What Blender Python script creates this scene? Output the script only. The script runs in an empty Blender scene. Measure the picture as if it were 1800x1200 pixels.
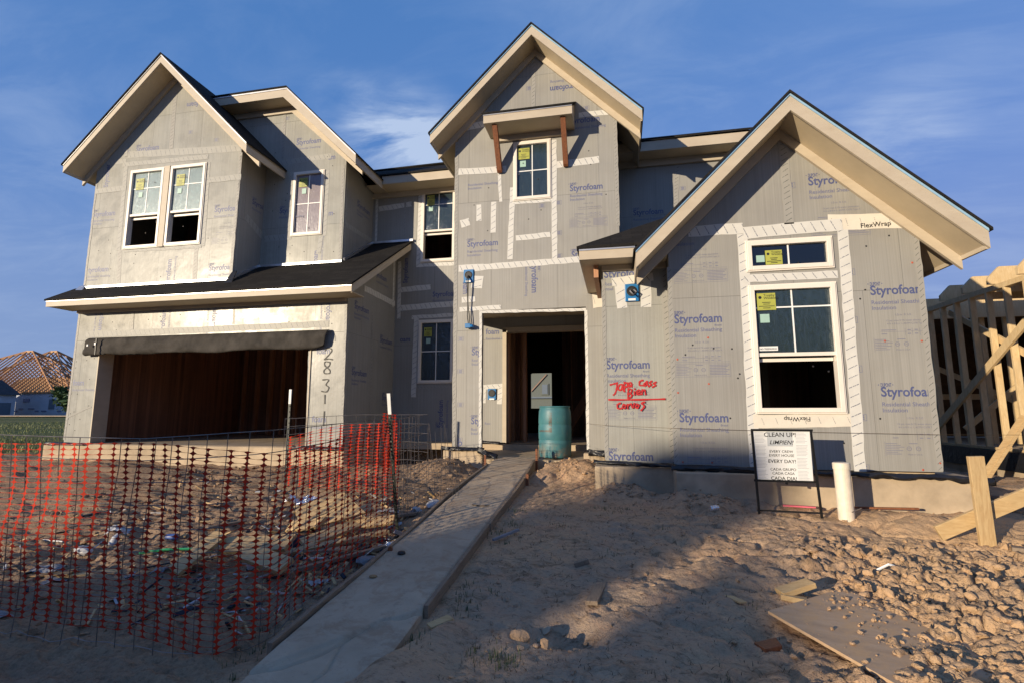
import bpy, bmesh, math, random, bisect
import numpy as np
from mathutils import Vector, Matrix
from mathutils.geometry import tessellate_polygon
R = math.radians
scene = bpy.context.scene
col = scene.collection
rng = random.Random(7)

# ---------------------------------------------------------------- camera
cam_d = bpy.data.cameras.new('camera')
cam = bpy.data.objects.new('camera', cam_d)
col.objects.link(cam)
scene.camera = cam
cam_d.sensor_width = 36.0
cam_d.lens = 18.12
cam_d.clip_start = 0.05
cam_d.clip_end = 3000
CP, CY = 0.137678, 0.20311
fw = Vector((-math.sin(CY)*math.cos(CP), math.cos(CY)*math.cos(CP), math.sin(CP)))
rt = Vector((math.cos(CY), math.sin(CY), 0))
up = rt.cross(fw)
cam.matrix_world = Matrix(((rt.x, up.x, -fw.x, 0), (rt.y, up.y, -fw.y, 0), (rt.z, up.z, -fw.z, 0), (0, 0, 0, 1)))

# ---------------------------------------------------------------- light
SUN_AZ = math.atan(0.80)      # the sun stands behind and to the left of the photographer
SUN_EL = R(9.5)
to_sun = Vector((-math.sin(SUN_AZ)*math.cos(SUN_EL), -math.cos(SUN_AZ)*math.cos(SUN_EL), math.sin(SUN_EL)))
sun_d = bpy.data.lights.new('sun', 'SUN')
sun_d.energy = 3.0
sun_d.angle = R(0.5)
sun_d.color = (1.0, 0.84, 0.62)
sun = bpy.data.objects.new('sun', sun_d)
col.objects.link(sun)
sun.rotation_euler = (-to_sun).to_track_quat('-Z', 'Y').to_euler()
sun.location = (-20, -25, 12)

scene.view_settings.view_transform = 'Standard'
scene.view_settings.look = 'None'
scene.view_settings.exposure = 1.0
scene.view_settings.gamma = 1.0
scene.view_settings.use_curve_mapping = False

world = bpy.data.worlds.new('World')
scene.world = world
world.use_nodes = True
wn = world.node_tree.nodes
wl = world.node_tree.links
wn.clear()
w_out = wn.new('ShaderNodeOutputWorld')
w_bg = wn.new('ShaderNodeBackground')
w_bg.inputs['Strength'].default_value = 0.14
w_sky = wn.new('ShaderNodeTexSky')
w_sky.sky_type = 'NISHITA'
w_sky.sun_disc = False
w_sky.sun_elevation = SUN_EL
w_sky.sun_rotation = math.atan2(to_sun.x, to_sun.y)
w_sky.altitude = 50
w_sky.air_density = 1.0
w_sky.dust_density = 0.15
w_sky.ozone_density = 3.0


def WM(op, a, b=None, c=None):
    n = wn.new('ShaderNodeMath'); n.operation = op
    for i, v in enumerate((a, b, c)):
        if v is None: continue
        if isinstance(v, (int, float)): n.inputs[i].default_value = v
        else: wl.new(v, n.inputs[i])
    return n.outputs[0]


w_tc = wn.new('ShaderNodeTexCoord')
w_sep = wn.new('ShaderNodeSeparateXYZ'); wl.new(w_tc.outputs['Generated'], w_sep.inputs[0])
zc = WM('MAXIMUM', w_sep.outputs['Z'], 0.03)
# cloud layer: the view direction projected on a flat high sheet
w_cmb = wn.new('ShaderNodeCombineXYZ')
wl.new(WM('DIVIDE', w_sep.outputs['X'], WM('ADD', zc, 0.12)), w_cmb.inputs[0])
wl.new(WM('DIVIDE', w_sep.outputs['Y'], WM('ADD', zc, 0.12)), w_cmb.inputs[1])
w_map = wn.new('ShaderNodeMapping'); wl.new(w_cmb.outputs[0], w_map.inputs['Vector'])
w_map.inputs['Rotation'].default_value = (0, 0, 0.45)
w_map.inputs['Scale'].default_value = (0.8, 1.7, 1.0)
w_noi = wn.new('ShaderNodeTexNoise'); wl.new(w_map.outputs[0], w_noi.inputs['Vector'])
w_noi.inputs['Scale'].default_value = 2.3
w_noi.inputs['Detail'].default_value = 12
w_noi.inputs['Roughness'].default_value = 0.62
w_noi.inputs['Distortion'].default_value = 0.5
w_rmp = wn.new('ShaderNodeMapRange'); wl.new(w_noi.outputs['Fac'], w_rmp.inputs['Value'])
w_rmp.inputs['From Min'].default_value = 0.45
w_rmp.inputs['From Max'].default_value = 0.78
patch = None
for (dx, dy, dz, rad, amt) in [
        (-0.418, 0.777, 0.470, 0.045, .45), (-0.377, 0.795, 0.475, .05, .55), (-0.334, 0.814, 0.475, .05, .55), (-0.30, 0.825, 0.478, .045, .5), (-0.44, 0.74, 0.51, .05, .22), (-0.385, 0.765, 0.517, .05, .25), (-0.325, 0.792, 0.517, .05, .25), (0.422, 0.809, 0.41, 0.06, 0.2), (-0.789, 0.508, 0.347, 0.14, 0.12), (0.16, 0.808, 0.567, 0.28, 0.09), (0.492, 0.811, 0.317, 0.2, 0.08)]:
    w_dot = wn.new('ShaderNodeVectorMath'); w_dot.operation = 'DOT_PRODUCT'
    wl.new(w_tc.outputs['Generated'], w_dot.inputs[0])
    v = Vector((dx, dy, dz)).normalized(); w_dot.inputs[1].default_value = v
    mr = wn.new('ShaderNodeMapRange'); mr.interpolation_type = 'SMOOTHSTEP'
    wl.new(w_dot.outputs['Value'], mr.inputs['Value'])
    mr.inputs['From Min'].default_value = math.cos(rad*1.6); mr.inputs['From Max'].default_value = math.cos(rad*0.2)
    p = WM('MULTIPLY', mr.outputs[0], amt)
    patch = p if patch is None else WM('ADD', patch, p)
w_n2 = wn.new('ShaderNodeMapRange'); wl.new(w_noi.outputs['Fac'], w_n2.inputs['Value'])
w_n2.inputs['From Min'].default_value = 0.34; w_n2.inputs['From Max'].default_value = 0.64
cl = WM('ADD', WM('MULTIPLY', w_rmp.outputs[0], 0.12), WM('MULTIPLY', patch, w_n2.outputs[0]))
cl = WM('MINIMUM', cl, 0.75)
w_mix = wn.new('ShaderNodeMix'); w_mix.data_type = 'RGBA'
wl.new(cl, w_mix.inputs['Factor'])
# the glow around the low sun is held back (it sits behind roofs and trees), the blue kept
w_s3 = wn.new('ShaderNodeSeparateColor'); wl.new(w_sky.outputs[0], w_s3.inputs[0])
w_c3 = wn.new('ShaderNodeCombineColor')
for k_, (gain, cap) in enumerate(((0.92, 1.3), (2.15, 1.3), (3.4, 2.8))):
    v_ = WM('MULTIPLY', w_s3.outputs[k_], gain)
    wl.new(WM('DIVIDE', v_, WM('ADD', 1.0, WM('DIVIDE', v_, cap))), w_c3.inputs[k_])
# paler air towards the horizon
w_hz = wn.new('ShaderNodeMapRange'); w_hz.interpolation_type = 'SMOOTHSTEP'
wl.new(w_sep.outputs['Z'], w_hz.inputs['Value'])
w_hz.inputs['From Min'].default_value = 0.42; w_hz.inputs['From Max'].default_value = 0.0
w_hz.inputs['To Min'].default_value = 0.0; w_hz.inputs['To Max'].default_value = 0.75
w_hm = wn.new('ShaderNodeMix'); w_hm.data_type = 'RGBA'
wl.new(w_hz.outputs[0], w_hm.inputs['Factor']); wl.new(w_c3.outputs[0], w_hm.inputs['A'])
w_hm.inputs['B'].default_value = (0.92, 1.35, 2.15, 1)
wl.new(w_hm.outputs['Result'], w_mix.inputs['A'])
w_mix.inputs['B'].default_value = (2.1, 2.5, 3.2, 1)
wl.new(w_mix.outputs['Result'], w_bg.inputs['Color'])
wl.new(w_bg.outputs[0], w_out.inputs['Surface'])

# ---------------------------------------------------------------- mesh helpers
WLOC = {}


class MB:
    """collects geometry; build() links it as one mesh object"""
    def __init__(s):
        s.v = []; s.f = []; s.uv = {}

    def add(s, vs, fs, uvs=None):
        b = len(s.v)
        s.v += [tuple(p) for p in vs]
        for i, f in enumerate(fs):
            if uvs: s.uv[len(s.f)] = uvs[i]
            s.f.append(tuple(b+k for k in f))
        return s

    def box(s, x0, x1, y0, y1, z0, z1):
        return s.add([(x0, y0, z0), (x1, y0, z0), (x1, y1, z0), (x0, y1, z0), (x0, y0, z1), (x1, y0, z1), (x1, y1, z1), (x0, y1, z1)],
                     [(0, 3, 2, 1), (4, 5, 6, 7), (0, 1, 5, 4), (1, 2, 6, 5), (2, 3, 7, 6), (3, 0, 4, 7)])

    def prism(s, poly, ext):
        """closed prism: polygon (3-D points) pushed along ext"""
        n = len(poly); e = Vector(ext)
        vs = [Vector(p) for p in poly] + [Vector(p)+e for p in poly]
        tri = tessellate_polygon([[Vector(p) for p in poly]])
        fs = [tuple(t) for t in tri] + [tuple(n+k for k in reversed(t)) for t in tri]
        fs += [(i, (i+1) % n, n+(i+1) % n, n+i) for i in range(n)]
        return s.add(vs, fs)

    def board(s, p0, p1, w, h, upv=(0, 0, 1), cut0=0.0, cut1=0.0):
        """a plank from p0 to p1; w sideways, h along upv"""
        p0 = Vector(p0); p1 = Vector(p1)
        d = (p1-p0).normalized()
        sd = d.cross(Vector(upv)).normalized()
        u = sd.cross(d).normalized()
        vs = []
        for p, c in ((p0, cut0), (p1, cut1)):
            for a, b in ((-1, -1), (1, -1), (1, 1), (-1, 1)):
                vs.append(p + sd*(a*w/2) + u*(b*h/2) + d*(c*a*w/2))
        return s.add(vs, [(0, 3, 2, 1), (4, 5, 6, 7), (0, 1, 5, 4), (1, 2, 6, 5), (2, 3, 7, 6), (3, 0, 4, 7)])

    def tube(s, pts, r, n=5, caps=True):
        pts = [Vector(p) for p in pts]
        rr = r if isinstance(r, (list, tuple)) else [r]*len(pts)
        rings = []
        ref = Vector((0.123, 0.971, 0.2))
        for i, p in enumerate(pts):
            a = pts[max(0, i-1)]; b = pts[min(len(pts)-1, i+1)]
            d = (b-a).normalized()
            if abs(d.dot(ref)) > .95: ref = Vector((0.9, 0.1, 0.42))
            u = d.cross(ref).normalized(); w = d.cross(u)
            rings.append([p+(u*math.cos(2*math.pi*k/n)+w*math.sin(2*math.pi*k/n))*rr[i] for k in range(n)])
        vs = [q for ring in rings for q in ring]
        fs = []
        for i in range(len(pts)-1):
            for k in range(n):
                fs.append((i*n+k, i*n+(k+1) % n, (i+1)*n+(k+1) % n, (i+1)*n+k))
        if caps:
            fs.append(tuple(reversed(range(n)))); fs.append(tuple((len(pts)-1)*n+k for k in range(n)))
        return s.add(vs, fs)

    def lathe(s, prof, c, n=32, ax=Vector((0, 0, 1))):
        c = Vector(c); ax = Vector(ax).normalized()
        u = ax.orthogonal().normalized(); w = ax.cross(u)
        vs = []; fs = []
        for r, h in prof:
            for k in range(n):
                a = 2*math.pi*k/n
                vs.append(c+ax*h+(u*math.cos(a)+w*math.sin(a))*r)
        for i in range(len(prof)-1):
            for k in range(n):
                fs.append((i*n+k, i*n+(k+1) % n, (i+1)*n+(k+1) % n, (i+1)*n+k))
        if prof[0][0] > 1e-4: fs.append(tuple(reversed(range(n))))
        if prof[-1][0] > 1e-4: fs.append(tuple((len(prof)-1)*n+k for k in range(n)))
        return s.add(vs, fs)

    def build(s, name, mat, parent=None, loc=None, smooth=False, label=None, fixn=True, bevel=0.0):
        org = WLOC[parent] if parent is not None else Vector(loc if loc is not None else (0, 0, 0))
        me = bpy.data.meshes.new(name)
        me.from_pydata([(Vector(p)-org) for p in s.v], [], s.f)
        if s.uv:
            ul = me.uv_layers.new(name='UVMap')
            for fi, uvs in s.uv.items():
                p = me.polygons[fi]
                for li, q in zip(p.loop_indices, uvs): ul.data[li].uv = q
        if fixn:
            bm = bmesh.new(); bm.from_mesh(me)
            bmesh.ops.recalc_face_normals(bm, faces=bm.faces)
            bm.to_mesh(me); bm.free()
        if smooth:
            me.polygons.foreach_set('use_smooth', [True]*len(me.polygons))
        me.update()
        o = bpy.data.objects.new(name, me)
        for m in (mat if isinstance(mat, (list, tuple)) else [mat]): me.materials.append(m)
        col.objects.link(o)
        if parent is not None: o.parent = parent
        else: o.location = org
        WLOC[o] = org
        if label: o['label'] = label
        if bevel:
            b = o.modifiers.new('edge', 'BEVEL'); b.width = bevel; b.segments = 2; b.limit_method = 'ANGLE'
        return o


def thing(name, loc, label, cat, group=None):
    o = bpy.data.objects.new(name, None)
    col.objects.link(o); o.location = loc
    o.empty_display_size = .1
    o['label'] = label; o['category'] = cat
    if group: o['group'] = group
    WLOC[o] = Vector(loc)
    return o


def tag(o, label, cat, group=None):
    o['label'] = label; o['category'] = cat
    if group: o['group'] = group
    return o


def kind(o, k):
    o['kind'] = k
    return o


# ---------------------------------------------------------------- materials
class NT:
    def __init__(s, name):
        s.m = bpy.data.materials.new(name); s.m.use_nodes = True
        s.t = s.m.node_tree; s.n = s.t.nodes; s.l = s.t.links
        s.n.clear()
        s.out = s.n.new('ShaderNodeOutputMaterial')
        s.p = s.n.new('ShaderNodeBsdfPrincipled')
        s.l.new(s.p.outputs[0], s.out.inputs[0])

    def set(s, k, v):
        i = s.p.inputs[k]
        if hasattr(v, 'is_linked') or isinstance(v, bpy.types.NodeSocket): s.l.new(v, i)
        else: i.default_value = v

    def put(s, inp, v):
        if isinstance(v, bpy.types.NodeSocket): s.l.new(v, inp)
        elif v is not None: inp.default_value = v

    def obj(s):
        if not hasattr(s, '_tc'): s._tc = s.n.new('ShaderNodeTexCoord')
        return s._tc.outputs['Object']

    def uv(s):
        if not hasattr(s, '_tc'): s._tc = s.n.new('ShaderNodeTexCoord')
        return s._tc.outputs['UV']

    def gen(s):
        if not hasattr(s, '_tc'): s._tc = s.n.new('ShaderNodeTexCoord')
        return s._tc.outputs['Generated']

    def mapping(s, vec, scale=(1, 1, 1), rot=(0, 0, 0), loc=(0, 0, 0)):
        m = s.n.new('ShaderNodeMapping'); s.l.new(vec, m.inputs[0])
        m.inputs['Scale'].default_value = scale; m.inputs['Rotation'].default_value = rot; m.inputs['Location'].default_value = loc
        return m.outputs[0]

    def noise(s, vec, scale, detail=4, rough=.5, dist=0.0, out='Fac'):
        n = s.n.new('ShaderNodeTexNoise'); s.l.new(vec, n.inputs['Vector'])
        n.inputs['Scale'].default_value = scale; n.inputs['Detail'].default_value = detail
        n.inputs['Roughness'].default_value = rough; n.inputs['Distortion'].default_value = dist
        return n.outputs[out]

    def voro(s, vec, scale, feature='F1', out='Distance'):
        n = s.n.new('ShaderNodeTexVoronoi'); s.l.new(vec, n.inputs['Vector'])
        n.inputs['Scale'].default_value = scale; n.feature = feature
        return n.outputs[out]

    def ramp(s, fac, a, b, ca=0.0, cb=1.0):
        n = s.n.new('ShaderNodeMapRange'); s.l.new(fac, n.inputs['Value'])
        n.inputs['From Min'].default_value = a; n.inputs['From Max'].default_value = b
        n.inputs['To Min'].default_value = ca; n.inputs['To Max'].default_value = cb
        return n.outputs[0]

    def math(s, op, a, b=None):
        n = s.n.new('ShaderNodeMath'); n.operation = op
        s.put(n.inputs[0], a)
        if b is not None: s.put(n.inputs[1], b)
        return n.outputs[0]

    def mix(s, fac, a, b, blend='MIX'):
        n = s.n.new('ShaderNodeMix'); n.data_type = 'RGBA'; n.blend_type = blend
        s.put(n.inputs['Factor'], fac)
        for k, v in (('A', a), ('B', b)):
            if isinstance(v, tuple) and len(v) == 3: v = (*v, 1)
            s.put(n.inputs[k], v)
        return n.outputs['Result']

    def sep(s, vec):
        n = s.n.new('ShaderNodeSeparateXYZ'); s.l.new(vec, n.inputs[0]); return n.outputs

    def comb(s, x, y, z=0.0):
        n = s.n.new('ShaderNodeCombineXYZ')
        s.put(n.inputs[0], x); s.put(n.inputs[1], y); s.put(n.inputs[2], z)
        return n.outputs[0]

    def bump(s, h, strength=.3, dist=.01, prev=None):
        n = s.n.new('ShaderNodeBump'); s.l.new(h, n.inputs['Height'])
        n.inputs['Strength'].default_value = strength; n.inputs['Distance'].default_value = dist
        if prev is not None: s.l.new(prev, n.inputs['Normal'])
        s.l.new(n.outputs[0], s.p.inputs['Normal'])
        return n.outputs[0]


def simple(name, c, rough=.6, metal=0.0, var=.15, vs=6.0, bump=0.0, bs=40.0, bd=.004):
    t = NT(name)
    if rough >= .75: t.p.inputs['Specular IOR Level'].default_value = .15
    n = t.noise(t.obj(), vs, 5, .6)
    lo = tuple(max(0, k*(1-var)) for k in c); hi = tuple(min(1, k*(1+var)) for k in c)
    t.set('Base Color', t.mix(t.ramp(n, .3, .7), lo, hi))
    t.set('Roughness', rough); t.set('Metallic', metal)
    if bump: t.bump(t.noise(t.obj(), bs, 4, .6), bump, bd)
    return t.m


def wood(name, c, dark, scale=(1, 1, 1), rough=.65):
    """lumber: grain stretched along the mesh's longest generated axis is approximated with stretched noise in object space"""
    t = NT(name)
    v = t.mapping(t.obj(), scale)
    n = t.noise(v, 6, 6, .65, 1.2)
    k = t.noise(t.obj(), 5, 2)
    cc = t.mix(t.ramp(n, .35, .65), c, dark)
    cc = t.mix(t.ramp(k, .45, .75, 0, .5), cc, tuple(x*.75 for x in c))
    t.set('Base Color', cc); t.set('Roughness', rough)
    t.bump(n, .25, .003)
    return t.m


M = {}


def make_sheathing(name, c, rough, metal, spec):
    t = NT(name)
    o = t.obj(); s = t.sep(o)
    hx = t.math('ADD', s[0], s[1])
    lines = t.noise(t.comb(t.math('MULTIPLY', hx, 62.0), t.math('MULTIPLY', s[2], .35)), 1.0, 2, .6)
    cloud = t.noise(o, 1.3, 4, .6)
    fine = t.noise(o, 28, 3, .6)
    panel = t.n.new('ShaderNodeTexBrick'); panel.offset = .37; panel.squash = 1
    t.l.new(t.comb(hx, s[2]), panel.inputs['Vector'])
    panel.inputs['Scale'].default_value = 1.0; panel.inputs['Brick Width'].default_value = 1.22; panel.inputs['Row Height'].default_value = 2.44
    panel.inputs['Mortar Size'].default_value = .0025; panel.inputs['Mortar Smooth'].default_value = 0
    panel.inputs['Color1'].default_value = (.97, .97, .98, 1); panel.inputs['Color2'].default_value = (1.0, .99, .96, 1); panel.inputs['Mortar'].default_value = (.55, .55, .55, 1)
    base = t.mix(t.ramp(lines, .35, .65), tuple(k*.91 for k in c), tuple(k*1.07 for k in c))
    base = t.mix(1.0, base, panel.outputs['Color'], 'MULTIPLY')
    base = t.mix(t.ramp(cloud, .42, .70, 0, .24), base, (.19, .17, .145))
    base = t.mix(t.ramp(fine, .62, .75, 0, .18), base, (.3, .29, .27))
    t.set('Base Color', base); t.set('Metallic', metal)
    t.set('Roughness', t.ramp(t.noise(o, 3.5, 4, .6), .3, .7, rough-.07, rough+.12))
    t.p.inputs['Specular IOR Level'].default_value = spec
    b1 = t.bump(lines, .10, .002)
    b2 = t.bump(t.noise(o, 2.2, 3, .5), .25, .02, b1); t.bump(panel.outputs['Fac'], .5, -.004, b2)
    return t.m


M['foil'] = make_sheathing('foil sheathing', (.335, .335, .305), .26, .0, .16)
M['grey_board'] = make_sheathing('grey sheathing', (.305, .298, .275), .42, .05, .25)


def make_trim():
    t = NT('primed trim'); o = t.obj()
    n = t.noise(t.mapping(o, (1.2, 1.2, 3)), 2.2, 5, .65); d = t.noise(o, 26, 3, .7)
    c = t.mix(t.ramp(n, .35, .68), (.485, .415, .315), (.43, .36, .268))
    c = t.mix(t.ramp(d, .66, .76, 0, .45), c, (.30, .235, .165))
    t.set('Base Color', c); t.set('Roughness', .55)
    t.bump(t.noise(t.mapping(o, (3, 3, 40)), 2.0, 3, .5), .10, .004)
    return t.m


M['fascia'] = make_trim()
M['soffit'] = simple('soffit board', (.50, .41, .28), .6, var=.07, vs=3)
M['vinyl'] = simple('vinyl frame', (.74, .68, .60), .35, var=.03)
M['vinyl_white'] = simple('white vinyl', (.78, .77, .75), .35, var=.03)
M['concrete'] = simple('foundation concrete', (.43, .34, .235), .85, var=.22, vs=3.0, bump=.35, bs=30, bd=.006)
M['black_plastic'] = simple('black plastic sheet', (.012, .012, .014), .38, var=.3, bump=.5, bs=14, bd=.02)
M['tarp'] = simple('dark tarp', (.050, .045, .040), .8, var=.35, vs=4, bump=.5, bs=9, bd=.02)
M['lumber'] = wood('new lumber', (.56, .40, .20), (.42, .27, .12), (1, 6, 6))
M['lumber_z'] = wood('new lumber upright', (.54, .39, .20), (.40, .26, .12), (7, 7, .8))
M['lumber_grey'] = wood('weathered form board', (.26, .195, .135), (.15, .105, .07), (8, 1, 8))
M['lumber_red'] = wood('stained bracket wood', (.24, .085, .03), (.13, .04, .015), (6, 6, 1))
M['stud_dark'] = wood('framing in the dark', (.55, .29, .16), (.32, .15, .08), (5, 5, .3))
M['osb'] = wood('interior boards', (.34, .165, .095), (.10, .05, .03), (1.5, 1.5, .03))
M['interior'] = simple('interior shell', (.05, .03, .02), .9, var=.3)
M['print'] = simple('printed ink', (.075, .09, .20), .5, var=.1)
M['print_faint'] = simple('faded ink', (.165, .165, .225), .5, var=.08)
M['print_grey'] = simple('grey blue ink', (.13, .14, .235), .5, var=.08)
M['red_paint'] = simple('red spray paint', (.42, .010, .012), .5, var=.15)
M['black_paint'] = simple('black spray paint', (.03, .028, .025), .6, var=.2)
M['nail_red'] = simple('red washers', (.42, .09, .05), .5)
M['ink_black'] = simple('black ink', (.015, .015, .016), .5)
M['paper'] = simple('sign board', (.66, .66, .64), .45, var=.03)
M['paper_grey'] = simple('sign grey field', (.42, .44, .45), .45, var=.05)
M['paper_lines'] = simple('sign small print', (.40, .41, .43), .5, var=.1)
M['sticker'] = simple('yellow label', (.36, .37, .065), .5, var=.08)
M['sticker_green'] = simple('pale green label', (.33, .50, .43), .5, var=.05)
M['white_label'] = simple('white label', (.75, .75, .73), .5)
M['blue_box'] = simple('blue mounting block', (.012, .15, .38), .4, var=.12)
M['black_rubber'] = simple('black rubber', (.012, .012, .012), .5)
M['net'] = simple('orange safety mesh', (.42, .030, .012), .8, var=.12, vs=3)
M['wire'] = simple('rusty wire', (.19, .165, .145), .45, metal=.7, var=.35, vs=8)
M['post'] = simple('painted steel post', (.018, .022, .018), .5, metal=.2, var=.3)
M['post_tip'] = simple('white post tip', (.72, .71, .68), .5)
M['frame_black'] = simple('black steel frame', (.012, .012, .012), .4, metal=.3)
M['pvc'] = simple('white pvc', (.70, .62, .50), .42, var=.12, vs=12)
M['alu'] = simple('flashing', (.55, .56, .58), .35, metal=.8, var=.15, vs=5, bump=.2, bs=8)
M['blue_edge'] = simple('blue underlayment edge', (.26, .43, .60), .6, var=.15)
M['crumple'] = simple('crumpled foil', (.75, .76, .78), .25, metal=.9, var=.2, bump=.9, bs=30, bd=.03)
M['white_trash'] = simple('white plastic', (.42, .42, .43), .5, var=.15, bump=.4, bs=20)
M['grey_trash'] = simple('grey paper', (.20, .20, .215), .7, var=.2, bump=.4, bs=20)
M['blue_trash'] = simple('blue plastic', (.035, .075, .25), .4, var=.2)
M['green_trash'] = simple('green strapping', (.03, .30, .12), .5, var=.2)
M['dark_trash'] = simple('dark cloth', (.03, .035, .05), .8, var=.3, bump=.4, bs=18)
M['card'] = simple('cardboard', (.32, .20, .10), .8, var=.2)
M['pink_trash'] = simple('pink flag ribbon', (.55, .10, .14), .6)
M['siding_far'] = simple('wrapped wall', (.40, .43, .50), .7, var=.12, vs=.6)
M['siding_grey'] = simple('grey lap siding', (.10, .115, .105), .7, var=.05)
M['brick_far'] = simple('far brick wall', (.25, .17, .13), .8, var=.15, vs=1.5)
M['roof_far'] = simple('far roof shingles', (.05, .05, .055), .8, var=.2, vs=2)
M['door_blue'] = simple('blue grey door', (.10, .13, .17), .6, var=.05)
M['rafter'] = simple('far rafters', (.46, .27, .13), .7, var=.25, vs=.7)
M['rafter_dark'] = simple('far rafters darkened for shade', (.36, .18, .08), .7, var=.25, vs=.7)  # darker copy of the rafter wood, shade put into its colour
M['roof_osb'] = simple('far roof boards', (.30, .17, .085), .8, var=.15, vs=.5)
M['frame_back'] = simple('frame boards darkened for shade', (.13, .085, .05), .85, var=.3)  # shade of the frame's inside put into the board colour
M['frame_lumber'] = wood('brightened framing lumber', (.66, .50, .28), (.54, .38, .19), (4, 4, .8))  # paler lumber copy, brightness put into the colour so shaded studs show
M['bark'] = simple('bark', (.07, .05, .035), .9, var=.3)
M['leaf'] = simple('leaves', (.05, .09, .03), .6, var=.4, vs=3)
M['grass'] = simple('grass blades', (.18, .20, .055), .6, var=.4, vs=1.2)
M['weed'] = simple('weed blades', (.055, .085, .025), .6, var=.4, vs=4)
M['straw'] = simple('dry stems', (.12, .085, .05), .8, var=.3, vs=4)


def make_shingle():
    t = NT('asphalt shingles'); o = t.obj(); s = t.sep(o)
    b = t.n.new('ShaderNodeTexBrick'); b.offset = .5
    t.l.new(t.comb(s[0], t.math('MULTIPLY', s[1], 1.17)), b.inputs['Vector'])
    b.inputs['Scale'].default_value = 1.0; b.inputs['Brick Width'].default_value = .30; b.inputs['Row Height'].default_value = .14
    b.inputs['Mortar Size'].default_value = .007; b.inputs['Mortar Smooth'].default_value = .2
    b.inputs['Color1'].default_value = (.009, .0088, .009, 1); b.inputs['Color2'].default_value = (.018, .017, .016, 1); b.inputs['Mortar'].default_value = (.008, .008, .008, 1)
    g = t.noise(o, 160, 2, .7)
    t.set('Base Color', t.mix(t.ramp(g, .4, .75, 0, .5), b.outputs['Color'], (.07, .062, .055)))
    t.set('Roughness', .9); t.p.inputs['Specular IOR Level'].default_value = .08
    bb = t.bump(b.outputs['Fac'], .6, -.012)
    t.bump(g, .3, .004, bb)
    return t.m


M['shingle'] = make_shingle()


def make_tape(name, base, ink, rough, metal, step, wid, slant, half):
    """printed seam tape; u runs along the strip in metres, v across it"""
    t = NT(name); s = t.sep(t.uv())
    d = t.math('ADD', t.math('DIVIDE', s[0], step), t.math('MULTIPLY', t.math('SUBTRACT', s[1], .5), slant))
    fr = t.math('FRACT', d)
    line = t.math('LESS_THAN', fr, wid)
    mid = t.math('LESS_THAN', t.math('ABSOLUTE', t.math('SUBTRACT', s[1], .5)), half)
    br = t.noise(t.comb(t.math('MULTIPLY', s[0], 90.0), t.math('MULTIPLY', s[1], 14.0)), 1.0, 1)
    br = t.math('GREATER_THAN', br, .44)
    fac = t.math('MULTIPLY', t.math('MULTIPLY', line, mid), br)
    o = t.obj()
    w = t.noise(o, 9, 3)
    c = t.mix(t.ramp(w, .35, .7), tuple(k*.93 for k in base), base)
    c = t.mix(t.math('MULTIPLY', fac, .85), c, ink)
    t.set('Base Color', c); t.set('Roughness', rough); t.set('Metallic', metal); t.p.inputs['Specular IOR Level'].default_value = .2
    t.bump(t.noise(o, 16, 3), .25, .008)
    return t.m


M['tape0'] = make_tape('white seam tape', (.60, .59, .555), (.08, .095, .14), .5, .0, .115, .10, .55, .40)
M['tape1'] = make_tape('clear seam tape', (.32, .31, .285), (.06, .07, .065), .4, .0, .075, .13, .9, .30)
M['tape3'] = make_tape('silver seam tape', (.36, .355, .325), (.08, .09, .12), .45, 0, .115, .08, .55, .40)
M['tape2'] = make_tape('cream flexible flashing', (.66, .61, .52), (.25, .24, .23), .5, 0, .16, .05, .3, .25)


def make_pane(name, tint, diff, gloss_rough, film, amp=1.0):
    t = NT(name); t.n.remove(t.p)
    o = t.obj()
    tr = t.n.new('ShaderNodeBsdfTransparent'); tr.inputs[0].default_value = (*tint, 1)
    gl = t.n.new('ShaderNodeBsdfGlossy'); gl.inputs['Roughness'].default_value = gloss_rough; gl.inputs['Color'].default_value = (.9, .95, 1, 1)
    fr = t.n.new('ShaderNodeFresnel'); fr.inputs[0].default_value = 1.5
    if film > 0:
        st = t.noise(t.mapping(o, (14, 14, 2.6)), 1.6, 4, .6, 1.4)
        b = t.n.new('ShaderNodeBump'); b.inputs['Strength'].default_value = amp; b.inputs['Distance'].default_value = .03
        t.l.new(st, b.inputs['Height']); t.l.new(b.outputs[0], gl.inputs['Normal']); t.l.new(b.outputs[0], fr.inputs[1])
    df = t.n.new('ShaderNodeBsdfDiffuse'); df.inputs[0].default_value = (*diff, 1)
    m0 = t.n.new('ShaderNodeMixShader'); t.l.new(tr.outputs[0], m0.inputs[1]); t.l.new(df.outputs[0], m0.inputs[2])
    if film > 0: t.l.new(t.ramp(st, .4, .72, film*(1-.4*amp), min(1, film*(1+.6*amp))), m0.inputs[0])
    else: m0.inputs[0].default_value = .06
    m1 = t.n.new('ShaderNodeMixShader')
    t.l.new(t.math('MINIMUM', t.math('MULTIPLY', fr.outputs[0], 1.6), 1.0), m1.inputs[0])
    t.l.new(m0.outputs[0], m1.inputs[1]); t.l.new(gl.outputs[0], m1.inputs[2])
    t.l.new(m1.outputs[0], t.out.inputs[0])
    return t.m


M['pane'] = make_pane('window glass', (.25, .31, .36), (.06, .08, .10), .02, 0)
M['pane_film'] = make_pane('glass under wrinkled film', (.30, .36, .38), (.09, .14, .165), .10, .26, .38)
M['pane_pale'] = make_pane('glass under pale film', (.35, .42, .42), (.25, .32, .315), .2, .72, .12)
M['pane_mauve'] = make_pane('glass under mauve film', (.30, .26, .28), (.29, .24, .255), .2, .72, .12)

# ---------------------------------------------------------------- ground
def _hash(ix, iy, seed):
    n = (ix.astype(np.int64)*374761393 + iy.astype(np.int64)*668265263 + seed*1442695041) & 0xffffffff
    n = ((n ^ (n >> 13))*1274126177) & 0xffffffff
    n = (n ^ (n >> 16)) & 0xffffffff
    return n.astype(np.float64)/4294967295.0


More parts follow.
